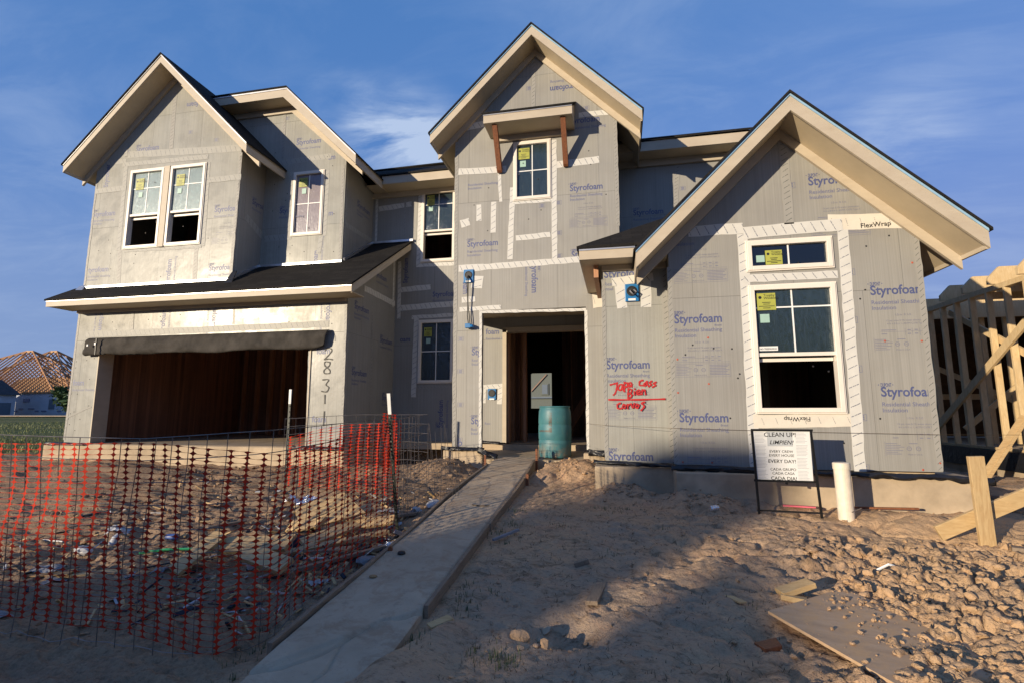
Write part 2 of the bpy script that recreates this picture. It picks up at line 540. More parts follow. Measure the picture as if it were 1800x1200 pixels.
def vnoise(x, y, seed=0):
    ix = np.floor(x); iy = np.floor(y)
    fx = x-ix; fy = y-iy
    fx = fx*fx*fx*(fx*(fx*6-15)+10); fy = fy*fy*fy*(fy*(fy*6-15)+10)
    a = _hash(ix, iy, seed); b = _hash(ix+1, iy, seed); c = _hash(ix, iy+1, seed); d = _hash(ix+1, iy+1, seed)
    return (a*(1-fx)+b*fx)*(1-fy)+(c*(1-fx)+d*fx)*fy-.5


def fbm(x, y, sc, octv=4, seed=0, gain=.5):
    r = 0; a = 1.0
    for k in range(octv):
        r = r+a*vnoise(x*sc+k*17.3, y*sc-k*9.1, seed+k); a *= gain; sc *= 2.03
    return r


def worley(x, y, sc, seed=0):
    """distance to nearest and second nearest random cell point, a random value and a random tilt of the cell"""
    x = x*sc; y = y*sc
    ix = np.floor(x); iy = np.floor(y)
    f1 = np.full(x.shape, 9.0); f2 = np.full(x.shape, 9.0); cv = np.zeros(x.shape); tl = np.zeros(x.shape)
    for dx in (-1, 0, 1):
        for dy in (-1, 0, 1):
            px = ix+dx+_hash(ix+dx, iy+dy, seed); py = iy+dy+_hash(ix+dx, iy+dy, seed+77)
            d = np.hypot(px-x, py-y)
            h = _hash(ix+dx, iy+dy, seed+155)
            near = d < f1
            f2 = np.where(near, f1, np.minimum(f2, d)); cv = np.where(near, h, cv); f1 = np.where(near, d, f1)
            tl = np.where(near, (h-.5)*(x-px)+(_hash(ix+dx, iy+dy, seed+99)-.5)*(y-py), tl)
    return f1, f2, cv, tl


def sstep(a, b, x):
    t = np.clip((x-a)/(b-a), 0, 1)
    return t*t*(3-2*t)


WALK_L, WALK_R = -2.10, -1.38


def walk_z(y):
    return -1.45+.1132*(y-2.66)


def H(x, y):
    x = np.asarray(x, float); y = np.asarray(y, float)
    z = np.interp(y, [-60, -1, 1, 2.7, 3.5, 5, 6.2, 7, 8.4, 9, 14, 60, 120, 400], [-1.75, -1.6, -1.53, -1.5, -1.42, -1.24, -1.10, -1.03, -.95, -.95, -.95, -.10, 0, 0])
    left = sstep(-2.0, -2.4, x)
    z = z-.07*left*sstep(8.3, 6, y)
    near = sstep(40, 12, np.hypot(x, y-5))
    # slow rolls, lumps, and fine crumbs
    z = z+near*.085*fbm(x, y, .75, 3, 1)
    lump = fbm(x, y, 2.6, 4, 11, .55)
    rid = np.abs(fbm(x*.8+y*.35, y*1.5-x*.3, 1.6, 3, 31))
    z = z+near*(.030*lump-.05*sstep(.12, .0, rid)*sstep(-1.0, 1.0, x))
    z = z+near*.020*fbm(x, y, 16, 3, 21, .6)
    # rutted clay of the left yard
    z = z+near*left*(.05*fbm(x*.6+y*.5, y*1.4, 3.2, 4, 41, .62)+.045*np.abs(fbm(x, y, 8, 3, 47))+.02*np.abs(fbm(x+.4*y, y, 15, 2, 49)))
    # cracked clods of the right corner
    edge = .25*fbm(x, y, 2.2, 2, 61)
    cm = sstep(-.12, .25, (x-1.72)*.75-(y-4.9)*.35+edge)*sstep(5.75, 5.1, y+edge*.6)
    cm = np.maximum(cm, .8*sstep(.35, .0, np.hypot(x-1.95, y-5.1)-.35+edge))
    wx = x+.05*fbm(x, y, 5, 3, 71); wy = y+.05*fbm(x, y, 5, 3, 72)
    f1, f2, cv, ct = worley(wx, wy*1.25, 5.5, 5)
    g1, g2, cw, gt = worley(wx+.3*wy, wy, 15.0, 8)
    big = sstep(.02, .14, f2-f1)
    z = z+cm*near*(.055*cv*big+.095*ct*big-.045*sstep(.10, 0.0, f2-f1)+(.020*cw+.03*gt)*sstep(.02, .22, g2-g1)-.018*sstep(.14, 0, g2-g1))
    # half-trodden clods elsewhere
    z = z+near*(1-cm)*(.010*cw+.012*gt)*sstep(.02, .25, g2-g1)*sstep(.0, .25, fbm(x, y, 1.4, 3, 75)+.06)
    # spoil heaps
    def mound(cx, cy, rx, ry, h, s):
        d = np.hypot((x-cx)/rx, (y-cy)/ry)+.35*fbm(x, y, 2.5, 3, s)
        return h*sstep(1.0, .15, d)
    z = z+mound(-.72, 8.05, .75, .55, .26, 81)+mound(.05, 7.0, .5, .35, .13, 82)+mound(.95, 6.75, .8, .5, .14, 83)+mound(2.9, 6.2, .7, .5, .07, 84)
    z = z+mound(-2.85, 8.2, .65, .6, .22, 85)+mound(-3.6, 9.6, .8, .6, .20, 86)+mound(-4.1, 7.0, .9, .5, .08, 87)
    z = z-mound(-.42, 3.60, .34, .26, .13, 88)+mound(-.75, 3.42, .25, .2, .03, 89)
    z = z+mound(-8.2, 7.6, 2.2, .5, .10, 90)
    # the form trench along the walk, and the soil washed over its lower end
    e = np.maximum(WALK_L-x, x-WALK_R)
    w = sstep(.16, .02, e)*sstep(8.7, 8.45, y)*sstep(1.0, 1.6, y)
    wz = walk_z(y)-.075-.03*np.clip(e, 0, .2)+.02*fbm(x, y, 6, 2, 95)
    z = z*(1-w)+np.minimum(wz, z)*w
    wash = sstep(.0, .22, (x+1.62)-(y-2.7)*.36+.12*fbm(x, y, 3, 3, 97))*sstep(3.7, 3.3, y)*sstep(-.9, -1.25, x)
    z = np.maximum(z, z*(1-wash)+(walk_z(y)+.025+.02*fbm(x, y, 7, 3, 98))*wash)
    # level pad under the house slabs
    pad = sstep(8.75, 9.0, y)*sstep(-11.3, -11.0, x)*sstep(3.9, 3.6, x)
    z = z*(1-pad)+np.minimum(z, -1.02)*pad
    return z




def spaced(segs):
    out = []
    for a, b, st in segs: out += list(np.arange(a, b-1e-6, st))
    return np.array(out+[segs[-1][1]])


gx = spaced([(-420, -60, 40), (-60, -16, 4), (-16, -6.2, .12), (-6.2, -1.2, .032), (-1.2, 1.1, .024), (1.1, 3.9, .016), (3.9, 6.5, .06), (6.5, 20, .8), (20, 60, 8), (60, 420, 40)])
gy = spaced([(-80, -4, 6), (-4, 1.2, .4), (1.2, 2.6, .024), (2.6, 5.9, .017), (5.9, 6.4, .026), (6.4, 8.9, .04), (8.9, 14, .14), (14, 60, 1.2), (60, 420, 30), (420, 900, 120)])
GX, GY = np.meshgrid(gx, gy)
GZ = H(GX, GY)
nx, ny = len(gx), len(gy)
_gxl, _gyl, _gzl = gx.tolist(), gy.tolist(), GZ.tolist()


def gz(x, y):
    """height of the ground mesh at (x, y)"""
    i = min(max(bisect.bisect_right(_gxl, x)-1, 0), nx-2); j = min(max(bisect.bisect_right(_gyl, y)-1, 0), ny-2)
    u = (x-_gxl[i])/(_gxl[i+1]-_gxl[i]); v = (y-_gyl[j])/(_gyl[j+1]-_gyl[j])
    return (_gzl[j][i]*(1-u)+_gzl[j][i+1]*u)*(1-v)+(_gzl[j+1][i]*(1-u)+_gzl[j+1][i+1]*u)*v

me = bpy.data.meshes.new('ground')
me.vertices.add(nx*ny)
me.vertices.foreach_set('co', np.stack([GX, GY, GZ], -1).reshape(-1).astype(np.float32))
ii = (np.arange(ny-1)[:, None]*nx+np.arange(nx-1)[None, :]).reshape(-1)
quads = np.stack([ii, ii+1, ii+nx+1, ii+nx], -1).astype(np.int32)
me.loops.add(quads.size); me.polygons.add(len(quads))
me.loops.foreach_set('vertex_index', quads.reshape(-1))
me.polygons.foreach_set('loop_start', np.arange(0, quads.size, 4, dtype=np.int32))
me.polygons.foreach_set('loop_total', np.full(len(quads), 4, dtype=np.int32))
me.polygons.foreach_set('use_smooth', np.ones(len(quads), dtype=bool))
me.update(calc_edges=True); me.validate()
ground = bpy.data.objects.new('ground', me); col.objects.link(ground)
kind(ground, 'structure')


def make_ground():
    t = NT('bare clay soil'); o = t.obj(); s = t.sep(o)
    n1 = t.noise(o, .9, 5, .6, .3); n2 = t.noise(o, 4.5, 6, .65, .4); n3 = t.noise(o, 30, 4, .7); n4 = t.noise(o, 120, 2, .7)
    clay = (.52, .335, .195); grey = (.41, .295, .20); dark = (.18, .12, .070); red = (.48, .275, .165); pale = (.64, .44, .265)
    c = t.mix(t.ramp(n1, .38, .62), clay, grey)
    c = t.mix(t.ramp(n2, .52, .72, 0, .75), c, red)
    c = t.mix(t.ramp(t.noise(o, 2.1, 5, .7), .56, .72, 0, .6), c, pale)
    # weedy, darker organic streaks
    c = t.mix(t.ramp(t.noise(t.mapping(o, (1.0, 2.2, 1)), 3.3, 6, .75, .8), .52, .66, 0, .75), c, dark)
    c = t.mix(t.ramp(n3, .54, .72, 0, .55), c, (.17, .11, .065))
    c = t.mix(t.ramp(t.noise(t.mapping(o, (1, 2.6, 1), (0, 0, .5)), 11, 5, .75, 1.5), .57, .66, 0, .75), c, (.085, .055, .035))
    c = t.mix(t.ramp(n4, .60, .72, 0, .6), c, (.44, .31, .18))
    # tan clods of the right corner are freshly turned clay
    m = t.math('ADD', t.math('SUBTRACT', t.math('MULTIPLY', t.math('SUBTRACT', s[0], 1.5), .75), t.math('MULTIPLY', t.math('SUBTRACT', s[1], 4.7), .25)), t.math('MULTIPLY', t.math('SUBTRACT', n2, .5), .8))
    m = t.math('MULTIPLY', t.ramp(m, -.1, .5), t.ramp(s[1], 8.0, 6.0))
    c = t.mix(t.math('MULTIPLY', t.math('MAXIMUM', m, 0.0), .7), c, t.mix(t.ramp(n2, .35, .65), (.56, .37, .205), (.48, .315, .175)))
    # darker colour over the fenced yard left of the walk
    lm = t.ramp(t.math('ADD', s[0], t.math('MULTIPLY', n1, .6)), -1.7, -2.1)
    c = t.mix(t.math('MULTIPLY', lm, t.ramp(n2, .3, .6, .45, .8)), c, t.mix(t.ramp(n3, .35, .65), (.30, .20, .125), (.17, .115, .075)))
    # lawn beyond the left end of the house
    g = t.math('ADD', t.math('SUBTRACT', t.math('MULTIPLY', s[0], -1), 10.4), t.math('MULTIPLY', t.math('SUBTRACT', s[1], 10.2), 1.0))
    g = t.math('ADD', g, t.math('MULTIPLY', t.math('SUBTRACT', n1, .5), 2.5))
    gm = t.math('MULTIPLY', t.ramp(g, .6, 1.6), t.ramp(s[1], 8.6, 10.2))
    gc = t.mix(t.ramp(t.noise(t.mapping(o, (.15, 1, 1)), .35, 5, .6), .4, .62), (.10, .115, .035), (.17, .155, .055))
    gc = t.mix(t.ramp(n2, .45, .7, 0, .6), gc, (.055, .07, .022))
    c = t.mix(gm, c, gc)
    t.set('Base Color', c); t.set('Roughness', .95)
    t.p.inputs['Specular IOR Level'].default_value = .15
    b = t.bump(n3, .7, .014)
    b2 = t.bump(t.voro(o, 42), .4, .010, b)
    t.bump(n4, .8, .006, b2)
    return t.m


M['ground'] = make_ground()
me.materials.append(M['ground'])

# clods and crumbs lying on the soil: more than anyone could count
ico = bmesh.new(); bmesh.ops.create_icosphere(ico, subdivisions=1, radius=1.0)
IV = np.array([v.co[:] for v in ico.verts]); IF = [tuple(v.index for v in f.verts) for f in ico.faces]; ico.free()
ico = bmesh.new(); bmesh.ops.create_icosphere(ico, subdivisions=2, radius=1.0)
IV2 = np.array([v.co[:] for v in ico.verts]); IF2 = [tuple(v.index for v in f.verts) for f in ico.faces]; ico.free()
nr = np.random.default_rng(5)


def clod_field(spots, name):
    mb = MB()
    zz = H(np.array([p[0] for p in spots]), np.array([p[1] for p in spots]))
    for (x, y, r), z in zip(spots, zz):
        V, F = (IV2, IF2) if r > .018 else (IV, IF)
        a = nr.normal(size=3)*.35+1
        q = V*(1+.16*np.sin(V@nr.normal(size=(3, 3))*2.2).sum(1, keepdims=True)/2)*a*np.array([1, 1, .62])
        for c in range(7):                  # broken faces
            m = nr.normal(size=3); m /= np.linalg.norm(m)
            q = q-np.maximum(0, q@m-.38-.35*nr.random())[:, None]*m
        q = q*r*1.15
        th = nr.random()*6.28; c_, s_ = math.cos(th), math.sin(th)
        q = q@np.array([[c_, s_, 0], [-s_, c_, 0], [0, 0, 1]])
        mb.add(q+np.array([x, y, z+r*.22]), F)
    return mb


spots = []
for k in range(3000):                       # right corner, dense
    x = nr.uniform(1.2, 4.0); y = nr.uniform(2.4, 5.7)
    if (x-1.72)*.75-(y-4.9)*.35+nr.normal()*.16 < -.05: continue
    spots.append((x, y, min(.038, .003+abs(nr.normal())**2.2*.007)))
for k in range(900):                        # over the whole front yard, small
    x = nr.uniform(-1.3, 3.6); y = nr.uniform(2.2, 6.9)
    spots.append((x, y, .004+nr.random()**3*.020))
for k in range(2200):                       # left yard rubble
    x = nr.uniform(-7.5, -2.25); y = nr.uniform(3.1, 8.3)
    spots.append((x, y, .005+nr.random()**4*.04))
for k in range(420):                        # heaps beside the walk top
    c = [(-.72, 8.0, .6), (-2.85, 8.15, .55), (.05, 6.95, .45), (.95, 6.65, .6)][k % 4]
    spots.append((c[0]+nr.normal()*c[2]*.5, min(c[1]+nr.normal()*c[2]*.35, 8.75), .006+nr.random()**2*.028))
for k in range(26):                         # stones of the dug hole
    spots.append((-.45+nr.normal()*.2, 3.52+nr.normal()*.14, .006+nr.random()**2*.022))
spots = [p for p in spots if not (WALK_L-.08 < p[0] < WALK_R+.06 and p[1] > 3.3)]
M['clod'] = simple('dry clay clods', (.35, .22, .12), .95, var=.45, vs=9, bump=.8, bs=70, bd=.008)
clods = clod_field(spots, 'dirt_clods').build('dirt_clods', M['ground'], loc=(0, 0, 0), fixn=False)
kind(clods, 'stuff'); tag(clods, 'loose dry clay clods and crumbs lying on the bare yard', 'clods')

# weeds in small tufts, and the lawn
def blades(pts, name, mat, hgt, spread, n, wid=.004, lean=.5):
    mb = MB()
    for (x, y, k) in pts:
        for q in range(int(n*k)):
            a = nr.random()*6.283; r = abs(nr.normal())*spread
            bx = x+math.cos(a)*r; by = y+math.sin(a)*r; bz = gz(bx, by)-.006
            h = hgt*(.35+.8*nr.random())*(.6+.4*k); d = nr.random()*6.283; l = h*lean*nr.random()
            wv = Vector((math.cos(d+1.57), math.sin(d+1.57), 0))*wid
            p0 = Vector((bx, by, bz)); p1 = p0+Vector((math.cos(d)*l*.35, math.sin(d)*l*.35, h*.6)); p2 = p0+Vector((math.cos(d)*l, math.sin(d)*l, h))
            mb.add([p0-wv, p0+wv, p1+wv*.7, p1-wv*.7, p2], [(0, 1, 2, 3), (3, 2, 4)])
    return mb


weed_pts = [(-1.18, 3.85, 1), (-1.10, 3.75, .9), (-1.22, 4.1, .8), (-.98, 4.0, .6), (-.75, 3.22, 1.3), (-.68, 3.18, 1.2), (-.9, 3.25, .8), (-1.35, 3.35, .8), (-1.3, 3.2, .7), (-1.2, 5.3, 1.1),
            (-1.15, 5.6, 1.2), (-1.2, 6.0, .9), (-1.1, 5.0, .8), (-.3, 6.3, .7), (-.15, 6.15, .8), (.05, 6.3, .6), (-.6, 5.5, .5), (.55, 3.2, .5), (.3, 3.0, .5), (-.1, 4.9, .4), (.9, 4.2, .4), (-2.3, 3.2, .7), (-2.35, 3.0, .6), (-2.2, 2.8, .7), (-2.5, 3.4, .6), (.4, 5.6, .5)]
w = blades(weed_pts, 'weeds', M['weed'], .06, .085, 34, .0024).build('weeds', M['weed'], loc=(0, 0, 0), fixn=False)
kind(w, 'stuff'); tag(w, 'sparse green weeds sprouting from the bare soil', 'weeds')
straw_pts = [(nr.uniform(-1.2, 1.8), nr.uniform(2.6, 6.6), .5) for k in range(950)]+[(nr.uniform(-6, -2.3), nr.uniform(3.2, 7.5), .6) for k in range(90)]
w = blades(straw_pts, 'dry_stems', M['straw'], .035, .10, 7, .0028, 3.0).build('dry_stems', M['straw'], loc=(0, 0, 0), fixn=False)
kind(w, 'stuff'); tag(w, 'dead stems and straw scattered over the yard', 'straw')
lawn = [(nr.uniform(-40, -11.6), 10+nr.random()**1.6*34, 1) for k in range(2600)]
lawn = [p for p in lawn if p[0] < -10.6-(p[1]-10)*.25 and -p[0]-10.4+p[1]-10.2 > 1]
w = blades(lawn, 'grass', M['grass'], .13, .4, 6, .010, .9).build('grass', M['grass'], loc=(0, 0, 0), fixn=False)
kind(w, 'stuff'); tag(w, 'uncut green grass of the empty lot beyond the garage', 'grass')

# ---------------------------------------------------------------- concrete walk
CRACK = [(-1.36, 3.62), (-1.45, 3.50), (-1.60, 3.40), (-1.70, 3.22), (-1.78, 3.02), (-1.93, 2.86), (-2.12, 2.78)]
CRACK2 = [(-1.72, 3.12), (-1.66, 2.85), (-1.75, 2.6), (-1.72, 2.3)]


def seg_dist(x, y, pl):
    d = np.full(x.shape, 9.0)
    for (ax, ay), (bx, by) in zip(pl[:-1], pl[1:]):
        t = np.clip(((x-ax)*(bx-ax)+(y-ay)*(by-ay))/((bx-ax)**2+(by-ay)**2), 0, 1)
        d = np.minimum(d, np.hypot(x-ax-t*(bx-ax), y-ay-t*(by-ay)))
    return d


wxs = np.linspace(WALK_L, WALK_R, 61); wys = np.concatenate([np.arange(1.3, 4.0, .012), np.arange(4.0, 8.86, .05), [8.86]])
X2, Y2 = np.meshgrid(wxs, wys)
wob = .02*fbm(X2, Y2, 6, 3, 203)
dc = seg_dist(X2+wob, Y2+wob, CRACK); dc2 = seg_dist(X2+wob, Y2, CRACK2)
Z2 = walk_z(Y2)+.010*fbm(X2, Y2, 1.5, 3, 201)+.0025*fbm(X2, Y2, 14, 2, 205)
Z2 -= .020*sstep(.016, .004, dc)+.014*sstep(.010, .003, dc2)
low = sstep(0.02, -.02, (Y2-3.62)-(X2+1.36)*1.15)
Z2 -= .018*low
Z2 -= .012*sstep(.02, 0, np.minimum(X2-WALK_L, WALK_R-X2))
mb = MB(); n0 = len(wxs)
vs = np.stack([X2, Y2, Z2], -1).reshape(-1, 3)
fs = [(r*n0+c, r*n0+c+1, (r+1)*n0+c+1, (r+1)*n0+c) for r in range(len(wys)-1) for c in range(n0-1)]
mb.add(vs, fs)
# sides of the slab
for cidx in (0, n0-1):
    top = [vs[r*n0+cidx] for r in range(0, len(wys))]
    b = [(p[0], p[1], p[2]-.11) for p in top]
    m = len(top); mb.add(top+b, [(k, k+1, m+k+1, m+k) for k in range(m-1)])


def make_walk():
    t = NT('broom finished walk'); o = t.obj()
    n1 = t.noise(o, 1.7, 5, .65, .4); n2 = t.noise(o, 9, 5, .7); n3 = t.noise(o, 90, 3, .7)
    c = t.mix(t.ramp(n1, .35, .65), (.47, .37, .26), (.37, .285, .195))
    c = t.mix(t.ramp(t.noise(t.mapping(o, (1, 1.6, 1)), 3.2, 6, .75, .6), .54, .70, 0, .75), c, (.25, .175, .115))
    c = t.mix(t.ramp(n2, .60, .74, 0, .6), c, (.16, .13, .10))
    c = t.mix(t.ramp(n3, .62, .75, 0, .5), c, (.13, .11, .09))
    c = t.mix(t.ramp(t.noise(o, 2.6, 6, .8, .8), .50, .62, 0, .65), c, (.31, .20, .12))
    t.set('Base Color', c); t.set('Roughness', .88)
    b = t.bump(n3, .35, .004); t.bump(n2, .2, .006, b)
    return t.m


M['walk'] = make_walk()
walk = mb.build('path', M['walk'], loc=(0, 0, 0), fixn=False, smooth=True)
kind(walk, 'structure')

# ---------------------------------------------------------------- the unfinished house
# printed lettering on the boards: wall, position along the wall, height, words, rotation, extra lines
TEXTS=[
('UL',-10.11,5.60,'Styrofoam',0,'d'),
('UL',-8.63,6.58,'foam',180,''),
('UL',-10.76,4.85,'Styrofoam',90,''),
('UL',-11.07,4.20,'Styrofoam',0,'dri'),
('UL',-8.00,4.06,'Styrofoar',0,'drs'),
('UL',-11.02,2.96,'tyrofoam',0,'ri'),
('UL',-8.02,2.83,'Styrofoar',0,'dr'),
('UL',-8.93,2.60,'tyrofoam',90,'r'),
('G2',-6.76,5.80,'Styrofoam',0,'dr'),
('G2',-5.97,5.38,'am',0,''),
('G2',-7.07,4.26,'Styr',0,'dr'),
('G2',-5.90,4.12,'m',0,''),
('G2',-6.10,3.09,'foam',90,'r'),
('ULS',9.06,4.37,'Styrofoa',0,'dr'),
('G2S',9.95,4.52,'Styrofoam',0,'dri'),
('MID',-3.73,-0.31,'Styrofoam',90,'dr'),
('MID',-4.02,2.57,'Styrofoa',0,'r'),
('MID',-4.63,2.91,'Styrofoam',90,''),
('MID',-4.77,1.58,'oam',0,''),
('GS',8.88,1.98,'Styrofoam',0,'dri'),
('GS',8.88,0.72,'Styrofoam',0,'dri'),
('GS',10.01,1.49,'Styrofoam',0,'dr'),
('GS',9.74,2.83,'yrofoam',0,'r'),
('GS',10.19,0.28,'Styrofoam',0,'dr'),
('G',-10.55,2.11,'rofoam',-90,'r'),
('G',-8.92,1.66,'rofoam',90,'r'),
('G',-7.82,2.09,'rofoam',-90,'r'),
('G',-5.34,2.04,'rofoam',-90,'r'),
('G',-11.04,0.57,'foam',0,'r'),
('G',-5.50,1.09,'foam',0,''),
('G',-5.52,-0.16,'foam',0,'r'),
('T',-0.52,6.09,'Styrofoam',180,'r'),
('T',-0.68,5.30,'yrofoam',0,'r'),
('T',-2.70,4.38,'',0,'ri'),
('T',-0.77,3.99,'Styrofoam',0,'drisB'),
('T',-2.70,3.07,'Styrofoam',0,'dri'),
('T',-0.76,2.74,'St',0,'d'),
('T',-1.48,2.66,'tyrofoam',-90,'dr'),
('T',-2.77,2.42,'oam',-90,''),
('T',-2.59,1.04,'Sty',0,'dRI'),
('T',-2.59,-0.19,'Sty',0,'dRI'),
('T',-2.75,-0.63,'ro',90,''),
('REC',-2.64,1.60,'foam',0,'r'),
('REC',-2.65,-0.11,'',0,'R'),
('RB',0.39,3.96,'Styrofoam',0,'dr'),
('B',-0.16,1.91,'Styrofoam',0,'RI'),
('B',-0.16,0.61,'Styrofoam',0,'dbriS'),
('B',-0.16,-0.63,'Styrofoam',0,'d'),
('W',2.47,2.90,'Styrofoa',0,'dris'),
('W',0.77,2.39,'',0,'is'),
('W',0.74,1.16,'Styrofoam',0,'dbris'),
('W',0.75,-0.11,'Styrofoam',0,'dbris'),
('W',3.06,1.43,'Styrofoan',0,'dris'),
('W',3.07,0.20,'Styrofoar',0,'dris'),
]
TAPES=[
('UL',-11.10,5.44,-10.34,5.41,0.1,0),
('UL',-10.31,5.55,-7.47,5.40,0.15,0),
('UL',-10.33,5.29,-10.29,3.40,0.1,0),
('UL',-8.25,5.17,-8.22,3.36,0.12,0),
('UL',-10.42,5.33,-8.26,5.29,0.1,0),
('UL',-11.07,4.78,-10.26,4.79,0.12,0),
('UL',-8.21,4.77,-7.43,4.77,0.12,0),
('UL',-10.25,3.40,-10.19,2.58,0.1,1),
('UL',-8.36,3.32,-8.34,2.60,0.1,1),
('UL',-9.23,6.91,-9.21,5.57,0.1,1),
('UL',-7.48,5.30,-7.50,2.59,0.07,1),
('UL',-11.06,5.06,-11.07,2.63,0.05,1),
('UL',-10.14,3.37,-8.24,3.34,0.05,0),
('UL',-10.39,5.83,-10.35,5.52,0.08,0),
('G2',-7.16,5.42,-5.90,5.46,0.12,0),
('G2',-5.97,5.13,-5.97,3.68,0.1,0),
('G2',-6.82,5.19,-6.82,3.72,0.1,0),
('G2',-7.39,3.71,-6.75,3.72,0.13,0),
('G2',-6.04,3.68,-6.08,3.31,0.1,0),
('G2',-7.10,6.65,-7.08,5.53,0.08,1),
('G2',-5.60,5.22,-5.59,3.10,0.06,1),
('G2S',9.51,3.93,10.73,3.96,0.1,0),
('G2S',9.46,5.11,9.47,3.17,0.06,1),
('ULS',8.90,4.03,9.52,3.75,0.15,0),
('ULS',8.67,5.23,8.68,2.76,0.06,1),
('MID',-5.40,4.73,-4.58,4.79,0.12,0),
('MID',-5.45,5.06,-5.44,3.90,0.06,0),
('MID',-4.74,5.00,-4.73,3.96,0.05,1),
('MID',-4.36,5.14,-4.38,3.27,0.1,0),
('MID',-4.34,3.31,-3.50,3.30,0.08,0),
('MID',-4.79,2.76,-4.07,2.80,0.12,0),
('MID',-4.83,2.34,-3.49,2.39,0.13,0),
('MID',-4.83,3.43,-4.81,2.10,0.08,0),
('MID',-4.39,2.13,-4.41,0.35,0.11,0),
('MID',-4.50,2.12,-3.49,2.14,0.08,0),
('MID',-4.31,0.56,-3.49,0.57,0.05,1),
('GS',9.25,2.46,10.68,2.44,0.12,0),
('GS',10.57,3.53,10.59,2.35,0.08,0),
('GS',8.64,2.01,8.69,-0.56,0.06,1),
('GS',9.61,2.27,9.72,-0.62,0.05,1),
('G',-10.86,1.61,-5.27,1.65,0.12,0),
('G',-9.72,2.04,-9.70,1.63,0.07,1),
('G',-7.34,2.07,-7.33,1.71,0.05,1),
('G',-4.94,2.02,-4.91,-0.55,0.05,1),
('G',-11.08,2.10,-11.09,-0.54,0.05,1),
('G',-5.64,1.22,-5.59,-0.51,0.06,0),
('G',-10.51,0.13,-11.06,-0.08,0.02,1),
('G',-5.12,1.37,-5.47,1.36,0.1,0),
('T',-2.89,4.57,-1.95,4.53,0.13,0),
('T',-1.08,4.52,-0.23,4.55,0.13,0),
('T',-2.90,5.45,-2.38,5.50,0.13,0),
('T',-0.58,5.45,0.05,5.45,0.1,0),
('T',-1.83,4.16,-1.88,2.78,0.1,0),
('T',-1.05,5.02,-1.06,2.73,0.1,0),
('T',-1.81,3.85,-1.07,3.85,0.06,0),
('T',-1.77,3.17,-1.13,3.20,0.1,0),
('T',-2.48,3.88,-2.48,3.56,0.1,0),
('T',-2.19,3.91,-2.20,3.31,0.1,0),
('T',-2.40,2.66,-0.62,2.70,0.11,0),
('T',-2.86,2.66,-2.38,2.66,0.13,0),
('T',0.07,5.41,0.07,3.27,0.07,1),
('T',-2.93,5.19,-2.90,-0.59,0.07,1),
('T',-1.42,6.95,-1.43,5.69,0.08,1),
('T',-2.43,1.86,-2.42,-0.59,0.05,0),
('T',-0.52,1.78,-0.53,-0.61,0.05,0),
('T',-2.40,1.82,-0.52,1.79,0.05,0),
('T',-2.49,2.50,-2.51,2.27,0.22,0),
('T',-2.79,2.06,-2.53,2.07,0.1,0),
('T',-2.05,1.90,-2.83,1.88,0.08,0),
('T',-0.40,1.95,-0.22,1.96,0.28,2),
('T',-2.09,4.60,-2.06,3.90,0.06,0),
('T',-2.83,3.52,-2.66,3.56,0.15,0),
('REC',-2.68,0.52,-2.21,0.55,0.1,0),
('REC',-2.32,0.52,-2.35,0.18,0.1,0),
('REC',-2.65,0.52,-2.66,0.20,0.06,0),
('RB',1.30,5.02,1.21,4.07,0.1,1),
('RB',0.41,5.17,1.07,5.20,0.04,1),
('B',0.05,1.87,0.08,1.46,0.14,0),
('B',0.42,1.87,0.41,1.46,0.14,0),
('B',-0.05,1.84,0.52,1.89,0.12,0),
('B',0.68,2.02,0.69,-0.65,0.1,1),
('B',-0.17,1.90,-0.18,-0.63,0.05,1),
('WS',7.13,1.95,7.13,-0.62,0.2,1),
('W',1.65,2.32,2.82,2.35,0.16,0),
('W',0.97,2.39,1.65,2.39,0.15,0),
('W',2.66,2.39,3.65,2.34,0.2,2),
('W',1.64,2.31,1.62,-0.69,0.13,0),
('W',2.82,2.28,2.77,-0.68,0.13,0),
('W',1.63,1.71,2.72,1.71,0.1,0),
('W',1.63,-0.10,2.72,-0.08,0.16,2),
('W',2.21,3.63,2.21,2.40,0.12,1),
('W',0.71,1.92,0.69,-0.64,0.06,1),
('W',3.62,2.24,3.60,-0.66,0.07,1),
('W',0.91,2.59,1.01,2.49,0.12,1),
]
SQ=[
('W',2.86,1.73),('W',2.84,1.13),('W',2.84,0.53),('W',2.84,-0.05),('W',2.82,-0.64),('W',2.26,2.92),('T',-0.98,3.79),('T',-0.98,3.22),('T',-0.98,2.79),('T',-1.76,4.43),('T',-2.80,1.34),('T',-2.80,0.75),('T',-2.79,0.15),('T',-2.80,-0.47),('T',-0.44,5.58),('RB',1.37,4.45),('UL',-8.76,5.90),('UL',-8.10,5.65),('UL',-10.32,5.63),('G2',-7.03,6.46),('UL',-11.05,4.09),('MID',-4.70,5.55),('T',-1.28,3.76),('T',-1.51,6.12),]
DOTS= [(1.15, 0.96), (0.76, 0.69), (1.13, 0.37), (0.75, 0.26), (3.55, 1.81), (3.17, 0.86), (3.56, 0.85), (3.61, -0.57), (3.43, -0.65), (0.77, -0.61), (1.12, -0.61)]

house = thing('unfinished_house', (-3.5, 9.0, -.95), 'two-storey house under construction, wrapped in grey and silver insulation boards, with three steep gables', 'house')
hp = dict(parent=house)

# wall planes: key -> (axis of the plane, its position); front walls face the street (-Y), side walls face +X
PL = {'UL': ('Y', 8.65), 'G2': ('Y', 9.42), 'ULS': ('X', -7.47), 'G2S': ('X', -5.54), 'MID': ('Y', 10.7), 'GS': ('X', -4.91), 'G': ('Y', 8.62),
      'T': ('Y', 8.95), 'REC': ('Y', 10.15), 'RB': ('Y', 10.3), 'B': ('Y', 7.3), 'W': ('Y', 6.95), 'WS': ('X', .70)}


